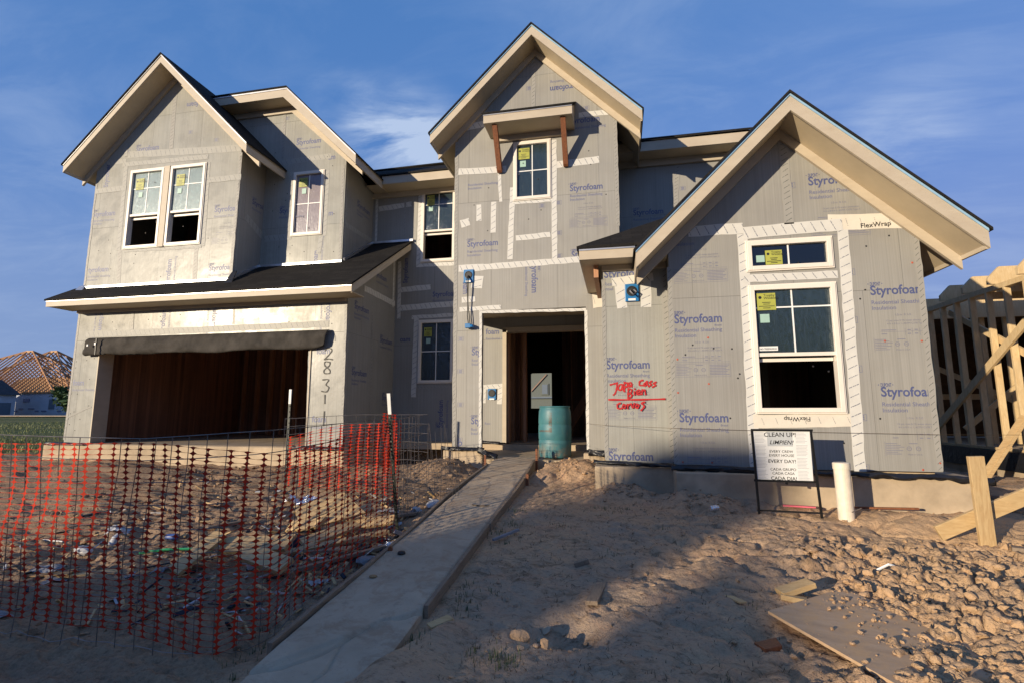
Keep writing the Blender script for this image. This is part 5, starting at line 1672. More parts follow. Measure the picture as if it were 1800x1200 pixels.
def safety_net(P, ztop, zbot, label, step=.112, pitch=.0375):
    f, L = path_fn(P)
    a = np.array(ztop); b = np.array(zbot)
    p0 = f(0)[0]
    mb = MB(); n = int(L/step); cols = []
    for k in range(n+1):
        s0 = k*step
        top = float(np.interp(s0, a[:, 0], a[:, 1]))+.012*nz(s0, 0, 2, 601); bot = float(np.interp(s0, b[:, 0], b[:, 1]))
        p, n_ = f(s0); g = gz(p.x, p.y)+.015
        bot = max(g, bot)
        m = max(3, int((top-bot)/pitch)); st = []
        for j in range(m+1):
            z = top-(top-bot)*j/m
            s = s0+.045*nz(s0*.5, z, 1.6, 602)+.020*nz(s0, z, 4.5, 603)+(top-z)*.06*nz(s0, 9, .7, 605)
            q, nn = f(s)
            w = -.025+.05*nz(s, z, 2.2, 604)+.02*nz(s, z, 6, 606)
            st.append((Vector((q.x+nn.x*w, q.y+nn.y*w, z)), Vector((-nn.y*-1, nn.x*-1, 0)) if False else Vector((nn.y, -nn.x, 0))))
        cols.append((s0, st))
        half = (.0235, .0080, .0032, .0080)
        vs = []
        tot = m*4
        for q in range(tot+1):
            j = min(q//4, m-1); u = q/4-j
            c = st[j][0].lerp(st[j+1][0], u); d = st[j][1]; h = half[q % 4]*(1+.15*nz(k, q, .7, 607))
            tw = .35*nz(k*.4, q*.05, 1, 608)
            dd = d+Vector((-d.y, d.x, 0))*tw
            vs += [c-dd*h, c+dd*h]
        mb.add(vs, [(2*q, 2*q+1, 2*q+3, 2*q+2) for q in range(tot)])
    for (sa, A), (sb_, B) in zip(cols[:-1], cols[1:]):
        m = min(len(A), len(B))
        for j in range(m):
            p = A[min(j, len(A)-1)][0]; q = B[min(j, len(B)-1)][0]
            if (p-q).length > .16 or nz(sa*3, j, 1.7, 609) > .47: continue
            dz = Vector((0, 0, .001)); sag = Vector((0, 0, .003+.006*nz(sa, j, 2, 610)))
            row = [(p, 6.0), (p.lerp(q, .25)-sag*.7, 1.7), (p.lerp(q, .5)-sag, .8), (p.lerp(q, .75)-sag*.7, 1.7), (q, 6.0)]
            mb.add([c-dz*h_ for c, h_ in row]+[c+dz*h_ for c, h_ in row], [(k, k+1, k+6, k+5) for k in range(4)])
    o = mb.build('safety_net', M['net'], loc=(p0.x, p0.y, gz(p0.x, p0.y)), fixn=False)
    return tag(o, label, 'safety net', 'orange safety nets on the wire fence')


front = [(-6.4, 3.12), (-4.5, 3.02), (-2.50, 2.96), (-2.38, 3.25), (-2.36, 5.1), (-2.5, 6.35)]
wire_fence(front, [(0, -.10), (2.0, -.15), (3.2, -.165), (3.9, -.12), (6.1, -.06), (7.5, -.03)], 'rusty wire fence round the near corner, from the left edge along the walk', loose=11)
safety_net(front[:-1]+[(-2.38, 5.35)], [(0, -.20), (2.2, -.215), (3.5, -.20), (3.9, -.24), (4.3, -.30), (5.0, -.22), (6.1, -.08), (6.9, -.06)], [(0, -1.36), (3.0, -1.38), (3.9, -1.47), (6.9, -1.3)], 'orange plastic mesh on the near wire fence, its left end lit by low sun')
back = [(-4.66, 6.62), (-3.6, 6.75), (-2.45, 6.50)]
wire_fence(back, [(0, -.07), (1.1, -.02), (2.3, -.01)], 'rusty wire fence further back, from the garage post to the loose rods')
safety_net([(-4.55, 6.60), (-3.6, 6.72), (-2.88, 6.58)], [(0, -.33), (.4, -.24), (.8, -.16), (1.9, -.12)], [(0, -1.0), (1.9, -1.1)], 'orange plastic mesh on the further fence panel before the garage pier', step=.15)
# bundled end of the mesh tied on top
safety_net([(-2.95, 6.16), (-2.80, 6.24)], [(0, .0), (.2, -.03)], [(0, -.75), (.2, -.75)], 'bunched loose end of orange mesh hanging beside the tall fence post', step=.045)

# ---------------------------------------------------------------- boards of the walk form, stakes
def form_board(pts, label, h=.09, w=.036):
    mb = MB()
    P = [Vector(p) for p in pts]
    n = len(P); vs = []
    for i, p in enumerate(P):
        d = (P[min(i+1, n-1)]-P[max(i-1, 0)]).normalized(); s = Vector((d.y, -d.x, 0)).normalized()*w/2
        vs += [p-s+Vector((0, 0, -h)), p+s+Vector((0, 0, -h)), p+s, p-s]
    fs = [(0, 1, 2, 3), (4*(n-1)+3, 4*(n-1)+2, 4*(n-1)+1, 4*(n-1))]
    for i in range(n-1):
        for k in range(4): fs.append((4*i+k, 4*i+4+k, 4*i+4+(k+1) % 4, 4*i+(k+1) % 4))
    mb.add(vs, fs)
    o = mb.build('form_board', M['lumber_grey'], loc=P[0], bevel=.004)
    return tag(o, label, 'board', 'form boards along the walk')


def fz(y, d=.012): return walk_z(y)+d


form_board([(-2.125+.02*math.sin(y*1.7), y, fz(y, .016+.006*math.sin(y*2))) for y in np.arange(3.02, 8.5, .25)], 'weathered form board along the left edge of the concrete walk')
form_board([(-1.36, y, fz(y)) for y in np.arange(3.62, 5.45, .2)], 'nearest form board on the right edge of the walk, ending by the crack', .13)
form_board([(-1.345+.01*math.sin(y*3), y, fz(y, .015)) for y in np.arange(5.38, 7.42, .2)], 'middle form board on the right edge of the concrete walk', .12)
form_board([(-1.34-.05*(y-7.35), y, fz(y, .02)) for y in np.arange(7.36, 8.75, .2)], 'short form board on the right edge of the walk, nearest the porch', .11)
for x, y, h, lb in ((-1.30, 7.38, .06, 'wooden stake against the joint of the right form boards'), (-1.36, 8.62, .18, 'tall thin wooden stake at the right top corner of the walk'), (-2.17, 8.35, .12, 'short wooden stake at the left top corner of the walk'), (-2.06, 4.55, .035, 'low stake end inside the left form board')):
    z = walk_z(y)
    tag(MB().prism([(x-.018, y-.012, z-.25), (x+.018, y-.012, z-.25), (x+.018, y-.012, z+h), (x, y-.012, z+h+.015), (x-.018, y-.012, z+h)], (0, .024, 0)).build('wooden_stake', M['lumber_red'], loc=(x, y, z)), lb, 'stake', 'wooden stakes along the walk')

# ---------------------------------------------------------------- loose lumber at the right
tag(MB().board((3.19, 5.56, -1.24), (3.15, 5.52, -.385), .125, .038, (0, -1, 0)).build('lumber_board', M['lumber_z'], loc=(3.19, 5.56, -1.2), bevel=.004), 'pale upright plank leaning in front of the slanting one, forming a cross', 'plank', 'pale planks by the right side of the house')
o = MB().board((2.86, 5.66, -1.10), (4.05, 5.62, -.50), .038, .135, (-.45, 0, 1)).build('lumber_board', M['lumber'], loc=(2.86, 5.66, -1.1), bevel=.004)
tag(o, 'pale slanting plank crossed behind the upright one, its low end in the clods', 'plank', 'pale planks by the right side of the house')
o = MB().board((4.66, 8.20, -.98), (5.72, 8.86, -.05), .09, .04, (-.3, -1, .5)).board((4.70, 8.17, -.99), (5.76, 8.83, -.06), .04, .09, (-.3, -1, .5)).build('lumber_brace', M['lumber'], loc=(4.66, 8.2, -.95), bevel=.004)
tag(o, 'doubled timber brace rising from the ground to the neighbouring stud wall', 'brace')
o = MB().board((3.28, 5.42, gz(3.28, 5.42)+.02), (4.2, 4.95, gz(4.2, 4.95)+.03), .11, .036, (0, 0, 1)).build('lumber_board', M['lumber_grey'], loc=(3.28, 5.42, gz(3.28, 5.42)), bevel=.004)
tag(o, 'grey plank lying flat on the soil right of the crossed planks', 'plank', 'pale planks by the right side of the house')
for a, b, lb in (((3.9, 7.4), (6.0, 6.6), 'dark timber lying across the trench beyond the crossed planks'), ((3.75, 6.9), (5.4, 6.5), 'thin dark timber on the soil in front of the trench')):
    o = MB().board((*a, gz(*a)+.03), (*b, gz(*b)+.05), .09, .04).build('lumber_board', M['lumber_grey'], loc=(*a, gz(*a)))
    tag(o, lb, 'plank', 'pale planks by the right side of the house')

# plywood sheet half buried in the clods
def make_ply():
    t = NT('muddy plywood'); o = t.obj()
    g = t.noise(t.mapping(o, (2.2, 9, 9), (0, 0, -.9)), 2.0, 5, .6, .5); n1 = t.noise(o, 6, 5, .7); n2 = t.noise(o, 45, 3, .7)
    c = t.mix(t.ramp(g, .35, .65), (.48, .335, .21), (.38, .26, .16))
    c = t.mix(t.ramp(n1, .46, .62, 0, .8), c, (.50, .32, .165))
    c = t.mix(t.ramp(n2, .58, .72, 0, .6), c, (.36, .25, .15))
    t.set('Base Color', c); t.set('Roughness', .85); t.bump(n2, .3, .004)
    return t.m


M['ply'] = make_ply()
pa = Vector((.95, 3.98, -1.325)); pb = Vector((1.62, 4.53, -1.305)); pd = Vector((.62, -1.02, -.115))
mb = MB().prism([pa, pb, pb+pd*2.0, pa+pd*2.0], (0, 0, -.018))
tag(mb.build('plywood_sheet', M['ply'], loc=pa), 'muddy plywood sheet lying on the ground, half covered by clods', 'plywood')
# crumbs that have rolled onto it
sp = []
for k in range(750):
    u, v = nr.random(), nr.random()*1.6
    if u < .35+.25*nr.random() and nr.random() < .85: continue
    q = pa.lerp(pb, u)+pd*v; sp.append((q.x, q.y, q.z, .003+nr.random()**4*.022))
mb = MB()
for x, y, z, r in sp:
    q = IV2*(nr.normal(size=3)*.25+1)*np.array([1, 1, .6])
    for c in range(6):
        m = nr.normal(size=3); m /= np.linalg.norm(m); q = q-np.maximum(0, q@m-.35-.3*nr.random())[:, None]*m
    mb.add(q*r+np.array([x, y, z+r*.35]), IF2)
o = mb.build('dirt_crumbs', M['ground'], loc=(0, 0, 0), fixn=False)
kind(o, 'stuff'); tag(o, 'dry crumbs of clay scattered over the plywood sheet', 'crumbs')


def scrap(x, y, l, w, h, rot, tilt, mat, label, lift=0.0, name='lumber_scrap', cat='wood scrap', group='wood offcuts lying in the yard', up_=(0, 0, 1)):
    z = gz(x, y)+h*.35+lift
    d = Vector((math.cos(rot)*math.cos(tilt), math.sin(rot)*math.cos(tilt), math.sin(tilt)))*(l/2)
    c = Vector((x, y, z))
    o = MB().board(c-d, c+d, w, h, up_, cut0=rng.uniform(-.15, .15), cut1=rng.uniform(-.5, .5)).build(name, mat, loc=c, bevel=.003)
    return tag(o, label, cat, group)


scrap(1.24, 4.36, .26, .12, .038, .3, .25, M['lumber'], 'pale forked wood offcut at the edge of the plywood sheet', .04)
scrap(1.20, 4.28, .17, .07, .036, -.2, -.1, M['lumber'], 'small pale wedge under the forked offcut beside the plywood')
scrap(.88, 3.70, .15, .10, .07, .5, .05, M['lumber_red'], 'brown wood block on the shaded soil below the plywood')
scrap(.78, 4.22, .20, .055, .014, -1.1, .05, M['lumber'], 'thin tan wood sliver on the lit strip left of the plywood')
scrap(-1.22, 3.52, .17, .08, .018, .9, .1, M['lumber'], 'tan chip of wood beside the broken end of the walk')
scrap(-.20, 4.12, .46, .085, .03, 1.45, .0, M['lumber_grey'], 'short grey plank end sunk in the soil above the dug hole')
scrap(-.35, 4.62, .12, .06, .04, .2, .3, M['lumber_grey'], 'splintered grey wood piece at the head of the sunken plank')
# heap behind the fence
scrap(-3.70, 4.14, .46, .15, .038, 1.2, .55, M['lumber'], 'upright-looking wide offcut nearest the left mesh', .16, up_=(0, -.8, .6))
scrap(-3.28, 4.34, .66, .17, .038, .12, .06, M['lumber'], 'long wide offcut lying level across the middle of the heap', .18, up_=(0, -.6, .8))
scrap(-3.0, 4.08, .60, .16, .045, -.32, -.08, M['lumber'], 'thick offcut pointing at the walk, lowest of the heap', .10, up_=(0, -.5, .85))
scrap(-3.05, 5.12, .58, .34, .014, .55, .22, M['lumber'], 'broad thin board propped on the heap, its face toward the sun', .28, up_=(.1, -.7, .7))
scrap(-2.72, 4.85, .95, .09, .038, .75, .10, M['lumber'], 'narrow stud leaning along the right flank of the heap', .06)
scrap(-3.45, 5.8, .35, .12, .03, .15, .1, M['lumber'], 'bright lit offcut left of the crumpled foil', .03)
scrap(-2.62, 5.55, .28, .09, .03, .1, .0, M['lumber'], 'small lit block right of the propped board', .05)
scrap(-3.5, 4.9, .7, .09, .035, .65, .05, M['lumber_grey'], 'grey stud half hidden in the shadow of the heap', .03)
scrap(-2.55, 4.45, 1.0, .06, .03, .95, .06, M['lumber_grey'], 'long dark batten running up beside the left form board', .02)
scrap(-4.65, 3.95, .45, .10, .02, .45, .02, M['lumber'], 'flat splinter at the far left behind the mesh')
scrap(-3.3, 3.72, .22, .08, .03, -.1, .02, M['lumber_grey'], 'small dull block low behind the mesh corner')
scrap(-5.0, 3.85, .5, .16, .012, .2, .05, M['card'], 'torn brown board at the left edge behind the mesh', .0)

for x, y, l, w_, h_, r_, t_, lf, lab in ((-3.05, 5.3, .8, .10, .036, .5, .22, .16, 'stud end sticking up behind the propped board'), (-2.85, 4.95, .7, .14, .036, 1.1, .15, .14, 'wide plank under the propped board, running away from the fence'),
        (-3.25, 5.05, .5, .12, .036, -.3, .2, .12, 'tilted offcut left of the propped board'), (-2.65, 5.2, .6, .11, .036, .35, .1, .14, 'plank across the top of the heap, near the tall post'),
        (-3.4, 4.62, .45, .09, .03, .9, .1, .05, 'brown batten between the cloth bundle and the level offcut'), (-2.95, 4.55, .8, .05, .03, .6, .12, .08, 'thin stick bridging the shaded part of the heap'),
        (-2.75, 4.62, .5, .13, .036, .2, .05, .03, 'wide plank end in the shade below the narrow stud'), (-3.7, 5.55, .4, .08, .03, -.4, .1, .02, 'short lit stick in front of the crumpled foil'), (-2.5, 5.85, .5, .07, .03, .5, .05, .03, 'lit lath pointing to the walk, left of the crushed container'),
        (-3.85, 4.45, .35, .05, .02, .4, .1, .02, 'short splinter beside the green strap'), (-4.3, 5.2, .4, .06, .02, 1.0, .05, .02, 'lone stick on the clods behind the blue can')):
    scrap(x, y, l, w_, h_, r_, t_, M['lumber'] if lf > .04 else M['lumber_grey'], lab, lf, up_=(0, -.7, .75) if lf > .07 else (0, 0, 1))

# ---------------------------------------------------------------- litter
def crumple_sheet(x, y, w, l, rot, mat, label, amp=.05, name='paper_litter', lift=.01):
    n = 11; vs = []; z = gz(x, y)
    c, s = math.cos(rot), math.sin(rot)
    sd = int(rng.random()*999)
    for i in range(n):
        for j in range(n):
            a = (i/(n-1)-.5)*w*.75; b = (j/(n-1)-.5)*l*.8
            h = amp*.6*(.5+float(fbm(np.array([i*.35]), np.array([j*.35]), 1.3, 3, sd)[0])*2.0)
            a += amp*.5*float(vnoise(np.array([i*.6]), np.array([j*.6]), sd+9)[0])
            xx = x+a*c-b*s; yy = y+a*s+b*c
            vs.append((xx, yy, gz(xx, yy)+lift+max(.0, h)))
    fs = [(i*n+j, i*n+j+1, (i+1)*n+j+1, (i+1)*n+j) for i in range(n-1) for j in range(n-1)]
    o = MB().add(vs, fs).build(name, mat, loc=(x, y, z), fixn=False)
    return tag(o, label, 'litter', 'litter in the fenced yard')


def can(x, y, r, h, rot, tilt, mat, label, name='drink_can', prof=None, cat='can', lift=0.0):
    z = gz(x, y)+r*.9+lift
    ax = Vector((math.cos(rot)*math.cos(tilt), math.sin(rot)*math.cos(tilt), math.sin(tilt)))
    p = prof or [(0, 0), (r*.8, 0), (r, .012), (r, h-.014), (r*.8, h), (0, h-.004)]
    o = MB().lathe(p, Vector((x, y, z))-ax*h*.5, 20, ax).build(name, mat, loc=(x, y, z), smooth=False)
    return tag(o, label, cat, 'litter in the fenced yard')


def lump(x, y, r, mat, label, name='plastic_bag', squash=.6, cat='litter'):
    z = gz(x, y); sd = nr.normal(size=(3, 3))*2.6
    q = IV2*(1+.32*np.sin(IV2@sd+1.3).sum(1, keepdims=True)/2)*r*np.array([1.2, .9, squash])
    o = MB().add(q+np.array([x, y, z+r*squash*.7]), IF2).build(name, mat, loc=(x, y, z), fixn=False)
    return tag(o, label, cat, 'litter in the fenced yard')


crumple_sheet(-4.05, 6.2, .42, .35, .2, M['crumple'], 'sheet of crumpled shiny foil glinting in the sun', .10, 'foil_litter')
can(-5.15, 4.62, .036, .17, 1.35, 1.1, M['white_trash'], 'white bottle standing tilted behind the left mesh', 'plastic_bottle', [(0, 0), (.036, 0), (.036, .11), (.014, .145), (.014, .17), (0, .17)], 'bottle')
can(-4.68, 4.85, .033, .115, .1, .05, M['blue_trash'], 'blue drink can lying among the clods')
lump(-5.12, 4.28, .065, M['white_trash'], 'knotted white bag left of the tilted bottle')
o = MB().tube([(-4.62, 4.42, gz(-4.62, 4.42)+.02), (-4.4, 4.5, gz(-4.4, 4.5)+.03), (-4.15, 4.6, gz(-4.15, 4.6)+.02), (-3.95, 4.58, gz(-3.95, 4.58)+.03)], .012, 5).build('strap_litter', M['green_trash'], loc=(-4.6, 4.42, gz(-4.6, 4.42)))
tag(o, 'green strapping band trailing over the clods', 'strap')
lump(-3.72, 4.62, .03, M['white_trash'], 'tiny white scrap between the can and the grey pipe', 'plastic_scrap')
can(-3.55, 4.75, .016, .42, .95, .12, M['grey_trash'], 'grey conduit offcut leaning up behind the mesh', 'conduit_offcut', cat='pipe')
lump(-3.25, 4.85, .13, M['dark_trash'], 'dark blue cloth bundle behind the middle of the heap', 'cloth_bundle', .6)
crumple_sheet(-2.92, 4.78, .16, .10, .3, M['white_trash'], 'white torn wrapper right of the cloth bundle', .04)
crumple_sheet(-3.95, 4.05, .32, .10, .4, M['grey_trash'], 'pale grey wrapper left of the upright-looking offcut', .03)
crumple_sheet(-3.20, 4.22, .14, .08, .9, M['white_trash'], 'blue-white wrapper under the thick offcut', .03)
crumple_sheet(-2.45, 4.05, .20, .10, .7, M['white_trash'], 'white paper strip low beside the left form board', .03)
crumple_sheet(-2.75, 5.98, .36, .12, .1, M['grey_trash'], 'long grey wrapper lying in the sun before the tall post', .03)
crumple_sheet(-2.55, 5.6, .34, .10, .2, M['white_trash'], 'flattened white carton strip left of the tall post', .03)
crumple_sheet(-2.40, 6.0, .15, .12, .7, M['white_trash'], 'white plastic cup shards right of the tall post', .07)
lump(-2.27, 6.25, .085, M['white_trash'], 'crushed white container against the left form board')
lump(-2.24, 4.95, .06, M['crumple'], 'small foil ball at the foot of the tall post', 'foil_litter')
lump(-2.30, 4.55, .07, M['grey_trash'], 'grey lump of paper by the left form board', 'paper_litter')
crumple_sheet(-5.05, 3.90, .38, .16, .1, M['grey_trash'], 'grey film flattened at the left edge', .02)
crumple_sheet(-4.75, 3.75, .22, .12, .2, M['grey_trash'], 'second grey film piece, behind the left mesh columns', .02)
crumple_sheet(-4.22, 3.95, .10, .08, .3, M['white_trash'], 'white spoon-shaped wrapper in the shade of the mesh', .03)
crumple_sheet(-4.55, 3.22, .26, .12, -.2, M['grey_trash'], 'bluish paper outside the mesh at the lower left', .01)
crumple_sheet(-5.4, 4.9, .3, .2, .4, M['white_trash'], 'faded rag on the clods near the left edge', .03)
crumple_sheet(-3.9, 5.3, .12, .1, .4, M['white_trash'], 'white paper scrap behind the mesh before the foil', .03)
crumple_sheet(-2.9, 6.4, .2, .14, .4, M['dark_trash'], 'black plastic rag beyond the propped board', .06)
can(1.02, 6.34, .033, .10, .4, .1, M['crumple'], 'crushed silver can on the soil in front of the left wall board')
o = MB().lathe([(0, 0), (.034, 0), (.036, .008), (.03, .022), (.015, .026), (0, .026)], (-1.93, 4.50, walk_z(4.5)+.004), 20).build('bottle_cap', M['black_rubber'], loc=(-1.93, 4.5, walk_z(4.5)), smooth=True)
tag(o, 'black rubber cap lying on the concrete walk', 'cap')
for x, y, rx_, lb in ((-1.96, 4.02, .05, 'flat reddish stone on the walk near its left edge'),):
    o = MB().add(IV2*np.array([.035, .03, .010])+np.array([x, y, walk_z(y)+.008]), IF2).build('flat_stone', M['card'], loc=(x, y, walk_z(y)))
    tag(o, lb, 'stone')
o = MB().tube([(-1.72, 6.02, walk_z(6.0)+.012), (-1.6, 5.98, walk_z(5.98)+.012), (-1.5, 6.0, walk_z(6.0)+.012)], .006, 5).build('twig', M['straw'], loc=(-1.72, 6.02, walk_z(6.0)))
tag(o, 'pale curved twig lying across the concrete walk', 'twig')
o = MB().board((-1.22, 5.02, gz(-1.22, 5.02)+.03), (-1.02, 5.28, gz(-1.02, 5.28)+.04), .03, .02).build('plastic_offcut', M['grey_trash'], loc=(-1.22, 5.02, gz(-1.22, 5.02)))
tag(o, 'grey plastic strip beside the right form board', 'strip')
for x, y, r, lb in ((-.52, 3.70, .032, 'pale stone in the back of the dug hole'), (-.56, 3.60, .022, 'smaller pale stone low in the dug hole'), (-.66, 3.45, .055, 'orange clay lump on the near rim of the dug hole'), (-.50, 3.42, .036, 'brown lump in the middle of the dug hole rim')):
    sd = nr.normal(size=(3, 3))*2.0
    q = IV2*(1+.22*np.sin(IV2@sd).sum(1, keepdims=True)/2)*np.array([1.1, .9, .8])
    for c in range(7):
        m = nr.normal(size=3); m /= np.linalg.norm(m); q = q-np.maximum(0, q@m-.4-.3*nr.random())[:, None]*m
    q = q*r*1.2
    o = MB().add(q+np.array([x, y, gz(x, y)+r*.4]), IF2).build('rock', M['concrete'] if 'pale' in lb else M['ground'], loc=(x, y, gz(x, y)), fixn=False)
    tag(o, lb, 'rock', 'stones round the dug hole')
o = MB().board((1.80, 6.58, gz(1.8, 6.58)+.04), (2.12, 6.52, gz(2.12, 6.52)+.05), .06, .015).build('ribbon_scrap', M['pink_trash'], loc=(1.8, 6.58, gz(1.8, 6.58)))
tag(o, 'pink ribbon scrap at the foundation behind the notice', 'ribbon')
o = MB().board((2.55, 6.62, gz(2.55, 6.62)+.05), (3.15, 6.55, gz(3.15, 6.55)+.05), .035, .02).build('lumber_scrap', M['lumber_red'], loc=(2.55, 6.62, gz(2.55, 6.62)))
tag(o, 'reddish lath along the foundation right of the drain pipe', 'lath')
o = MB().tube([(2.02, 4.92, gz(2.02, 4.92)+.05), (2.10, 4.90, gz(2.10, 4.9)+.05), (2.22, 4.90, gz(2.22, 4.9)+.06)], .010, 5).build('plastic_scrap', M['white_label'], loc=(2.02, 4.92, gz(2.02, 4.92)))
tag(o, 'short white plastic strip at the upper corner of the plywood', 'strip')

# trodden-in splinters and shreds, too many and too small to count
for nm, mat_, n_, lab in (('wood_debris', M['lumber'], 420, 'small splinters of lumber trodden into the soil behind the orange mesh'), ('dark_debris', M['dark_trash'], 260, 'dark shreds of film and roofing felt trodden into the fenced yard'), ('paper_debris', M['white_trash'], 150, 'shreds of white paper and wrap trodden into the fenced yard')):
    mb = MB()
    for k in range(n_):
        if nr.random() < .7: x, y = -2.95+nr.normal()*.55, 4.9+nr.normal()*.75
        else: x, y = nr.uniform(-6.5, -2.3), nr.uniform(3.3, 7.2)
        if x > -2.2 or y < 3.2: continue
        l = .02+.10*nr.random()**2.2; a_ = nr.random()*6.28; t_ = nr.normal()*.35; z = gz(x, y)+.008+.02*nr.random()
        d = Vector((math.cos(a_)*l, math.sin(a_)*l, math.sin(t_)*l))
        mb.board(Vector((x, y, z))-d, Vector((x, y, z))+d, .008+.03*nr.random()**2, .004+.010*nr.random(), (nr.normal()*.5, nr.normal()*.5, 1))
    o = mb.build(nm, mat_, loc=(0, 0, 0), fixn=False)
    kind(o, 'stuff'); tag(o, lab, 'debris')

# taut string across the front
pts = [(-.54, 8.90, -.17), (-.19, 7.26, -.165), (.71, 6.93, -.19), (2.2, 6.92, -.225), (3.64, 6.92, -.245), (5.76, 8.6, -.30)]
o = MB().tube(pts, .0022, 4).build('string_line', M['straw'], loc=pts[0], fixn=False)
tag(o, 'thin string line stretched along the front wall boards to the stud frame', 'string')

# ---------------------------------------------------------------- neighbouring house in framing
F = thing('framed_house', (9, 9, -1.05), 'neighbouring house in bare timber framing, right of the finished walls', 'house')
fx0 = 5.80
MB().box(fx0-.06, 16, 5.0, 20, -1.3, -.60).build('foundation', M['concrete'], F)
MB().box(fx0-.08, fx0+.3, 5.0, 20, -.86, -.575).build('sill_plastic', M['black_plastic'], F)
MB().box(fx0, fx0+.09, 5.0, 14.0, -.57, -.53).build('bottom_plate', M['frame_lumber'], F)
MB().box(fx0, fx0+.09, 5.0, 11.4, 1.90, 1.98).build('top_plate', M['frame_lumber'], F)
for k in range(16):
    y = 11.05-k*.40
    MB().box(fx0, fx0+.089, y-.02, y+.02, -.53, 1.90).build('stud', M['frame_lumber'], F, bevel=.003)
MB().board((fx0-.02, 11.3, -.40), (fx0-.02, 7.6, 1.98), .04, .12, (0, 0, 1)).build('diagonal_brace', M['frame_lumber'], F)
MB().board((fx0+.12, 10.6, 1.8), (fx0+.12, 6.6, -.45), .04, .10, (0, 0, 1)).build('diagonal_brace', M['frame_lumber'], F)
# rim beam at the back, joists over the wall
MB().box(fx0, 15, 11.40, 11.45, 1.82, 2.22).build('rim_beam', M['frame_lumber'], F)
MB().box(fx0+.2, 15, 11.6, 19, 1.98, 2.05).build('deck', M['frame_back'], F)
for k in range(6):
    y = 10.5-k*.62; zt_ = 2.0
    MB().prism([(fx0-.05, y, zt_), (fx0-.05, y, zt_+.10), (fx0+.12, y, zt_+.28), (fx0+3.0, y, zt_+.28), (fx0+3.0, y, zt_)], (0, .05, 0)).build('joist', M['frame_lumber'], F)
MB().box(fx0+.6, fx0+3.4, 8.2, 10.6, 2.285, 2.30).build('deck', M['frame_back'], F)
for x, y in ((6.5, 11.5), (6.9, 11.5), (7.3, 11.5), (7.7, 11.5), (8.1, 11.5), (8.5, 11.5), (9.0, 11.5), (9.4, 11.5), (7.2, 9.6), (7.2, 9.1), (7.2, 8.6), (7.2, 8.1), (7.2, 7.6), (8.0, 9.0), (8.4, 9.0), (8.8, 9.0)):
    MB().box(x, x+.09, y, y+.045, -.57, 1.98).build('stud', M['frame_lumber'], F)
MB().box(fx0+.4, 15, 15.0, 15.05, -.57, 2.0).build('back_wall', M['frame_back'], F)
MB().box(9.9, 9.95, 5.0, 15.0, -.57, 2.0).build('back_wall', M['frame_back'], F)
MB().board((6.4, 11.4, -.3), (8.6, 11.4, 1.6), .04, .10).build('diagonal_brace', M['frame_lumber'], F)
MB().board((6.2, 12.6, 1.2), (8.4, 11.9, -.2), .04, .10).build('diagonal_brace', M['frame_lumber'], F)
MB().box(fx0+.3, 9.0, 13.2, 13.3, .3, .42).build('stud', M['frame_lumber'], F)

# ---------------------------------------------------------------- houses in the distance, left
D = thing('distant_house', (-78, 55, -.4), 'distant one-storey house with a bare rafter roof and wrapped walls', 'house')
MB().box(-104, -70.2, 55, 67, -1.0, 2.75).build('wall', M['siding_far'], D)
MB().box(-104, -70.0, 54.8, 67, 2.62, 2.82).build('eave_board', M['rafter_dark'], D)
for x, z_, w_, h_ in ((-73.5, 1.2, .9, 1.3), (-80.5, 1.6, 1.5, .5), (-77.8, 1.7, 1.0, .5), (-70.4, 2.0, .5, .5)):
    MB().box(x-w_/2, x+w_/2, 54.93, 55.0, z_-h_/2, z_+h_/2).build('window' if w_ == .9 else 'wrap_print', M['door_blue'] if w_ == .9 else M['print_grey'], D)
for k in range(12):
    x = -84+k*1.3+rng.uniform(-.2, .2); z_ = rng.choice((.2, .5, .75))
    MB().box(x, x+rng.uniform(.4, 1.1), 54.94, 55.0, z_, z_+.16).build('wrap_print', M['print_grey'], D)


def hip(xa_, xb_, ya, yb, ze_, zr, rx0, rx1, inner):
    """open hipped roof of bare rafters: apex ridge from rx0 to rx1"""
    yr = (ya+yb)/2
    ridge0 = Vector((rx0, yr, zr)); ridge1 = Vector((rx1, yr, zr))
    c = [Vector((xa_, ya, ze_)), Vector((xb_, ya, ze_)), Vector((xb_, yb, ze_)), Vector((xa_, yb, ze_))]
    for p, q in ((c[0], ridge0), (c[1], ridge1), (c[2], ridge1), (c[3], ridge0)):
        MB().board(p, q, .12, .3).build('hip_rafter', M['rafter_dark'], D)
    MB().board(ridge0, ridge1, .12, .3).build('ridge_board', M['rafter'], D)
    n = int((xb_-xa_)/.8)
    for k in range(n+1):
        x = xa_+(xb_-xa_)*k/n
        for y, m in ((ya, M['rafter']), (yb, M['rafter_dark'])):
            if x < rx0: t = (x-xa_)/(rx0-xa_)
            elif x > rx1: t = (xb_-x)/(xb_-rx1)
            else: t = 1
            if t < .06: continue
            MB().board((x, y, ze_), (x, y+(yr-y)*t, ze_+(zr-ze_)*t), .055, .16).build('rafter', m, D)
    n = int((yb-ya)/.9)
    for k in range(1, n):
        y = ya+(yb-ya)*k/n; t = 1-abs(y-yr)/(yb-yr)
        MB().board((xb_, y, ze_), (xb_+(rx1-xb_)*t, y, ze_+(zr-ze_)*t), .055, .16).build('rafter', M['rafter_dark'], D)


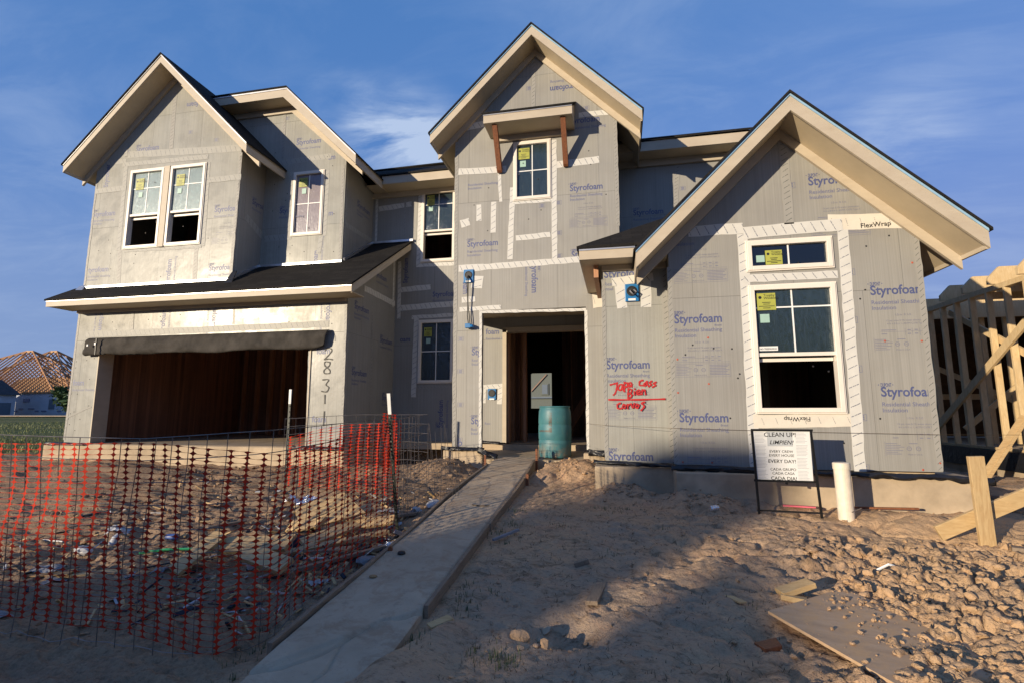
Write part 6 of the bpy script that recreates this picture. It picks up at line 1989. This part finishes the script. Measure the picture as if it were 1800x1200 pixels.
hip(-105, -73.0, 54.6, 67.4, 2.8, 9.17, -87.5, -86.25, True)
MB().prism([(-96, 62.5, 2.9), (-76, 62.5, 2.9), (-78.5, 62.9, 5.4), (-90, 62.9, 5.4)], (0, .08, 0)).build('roof_boards', M['roof_osb'], D)
hip(-98, -74.0, 57.5, 70, 2.8, 9.47, -86.6, -85.4, True)
G2H = thing('blue_house', (-77, 48, -.5), 'blue-grey house with a wide garage door at the left edge of the picture', 'house')
MB().box(-82, -75.3, 44, 52, -.8, 2.35).build('wall', M['siding_far'], G2H)
MB().box(-75.3, -75.24, 45.5, 51.5, -.6, 1.3).build('garage_door', M['door_blue'], G2H)
MB().prism([(-74.9, 43.5, 2.3), (-78.6, 43.5, 4.3), (-82.4, 43.5, 2.3)], (0, 8.9, 0)).build('roof', M['roof_far'], G2H)
o = MB().prism([(-90, 42.5, -.32), (-54, 42.5, -.32), (-54, 46.5, -.26), (-90, 46.5, -.26)], (0, 0, .05)).build('street', M['walk'], loc=(-75, 44, -.35))
kind(o, 'structure')


def leafy(name, x, y, z, h, r, label, cat='tree', n=420, trunk=True, leafsz=.35, grp=None):
    t = thing(name, (x, y, z), label, cat, grp)
    if trunk:
        mb = MB().tube([(x, y, z-.2), (x+.05*h, y, z+h*.35), (x, y, z+h*.75)], [.05*h*.6, .035*h*.6, .012*h], 7)
        for k in range(6):
            a = k*1.05; zz = z+h*(.25+.1*k)
            mb.tube([(x, y, zz), (x+math.cos(a)*r*.6, y+math.sin(a)*r*.6, zz+h*.15)], [.015*h, .004*h], 5)
        mb.build('trunk', M['bark'], t)
    mb = MB()
    cl = [(nr.normal()*r*.45, nr.normal()*r*.45, h*(.28+.68*nr.random())) for k in range(16)]
    for k in range(n):
        c = cl[k % 16]; s_ = r*.33*(1.2-c[2]/h*.7)
        p = Vector((x+c[0]*(1.15-c[2]/h*.8)+nr.normal()*s_, y+c[1]+nr.normal()*s_, z+c[2]+nr.normal()*s_*.7))
        a = Vector(nr.normal(size=3)).normalized(); b = a.orthogonal().normalized(); sz = leafsz*(.5+nr.random())
        mb.add([p-a*sz, p+b*sz*.5, p+a*sz, p-b*sz*.5], [(0, 1, 2, 3)])
    mb.build('crown', M['leaf'], t, fixn=False)
    return t


leafy('young_tree', -67.0, 52.0, -.4, 3.6, 1.6, 'young dark tree in front of the distant wrapped wall')

# the house seen through the open doorways
BH = thing('rear_house', (-6.5, 46, -.2), 'grey gabled house seen through the open doorway', 'house')
MB().prism([(-16, 46, -.6), (1, 46, -.6), (1, 46, 1.0), (-6.1, 46, 4.6), (-16, 46, -.4)], (0, 8, 0)).build('wall', M['siding_grey'], BH)
f = MB().box(-6.78, -6.12, 45.9, 46.0, 1.62, 2.63).build('window', M['siding_grey'], BH)
MB().board((-7.7, 45.9, 1.95), (-6.3, 45.9, 3.45), .06, .10).build('rake_board', M['brick_far'], BH)
MB().box(-6.69, -6.21, 45.86, 45.9, 1.71, 2.54).build('pane', M['door_blue'], f)
MB().prism([(-16.5, 45.6, -.9), (-6.1, 45.6, 4.6), (1.5, 45.6, .8), (1.5, 45.6, 1.0), (-6.1, 45.6, 4.85), (-16.5, 45.6, -.7)], (0, 9, 0)).build('roof', M['roof_far'], BH)
MB().box(-16, 1, 45.75, 46, 1.32, 1.46).build('trim_band', M['door_blue'], BH)
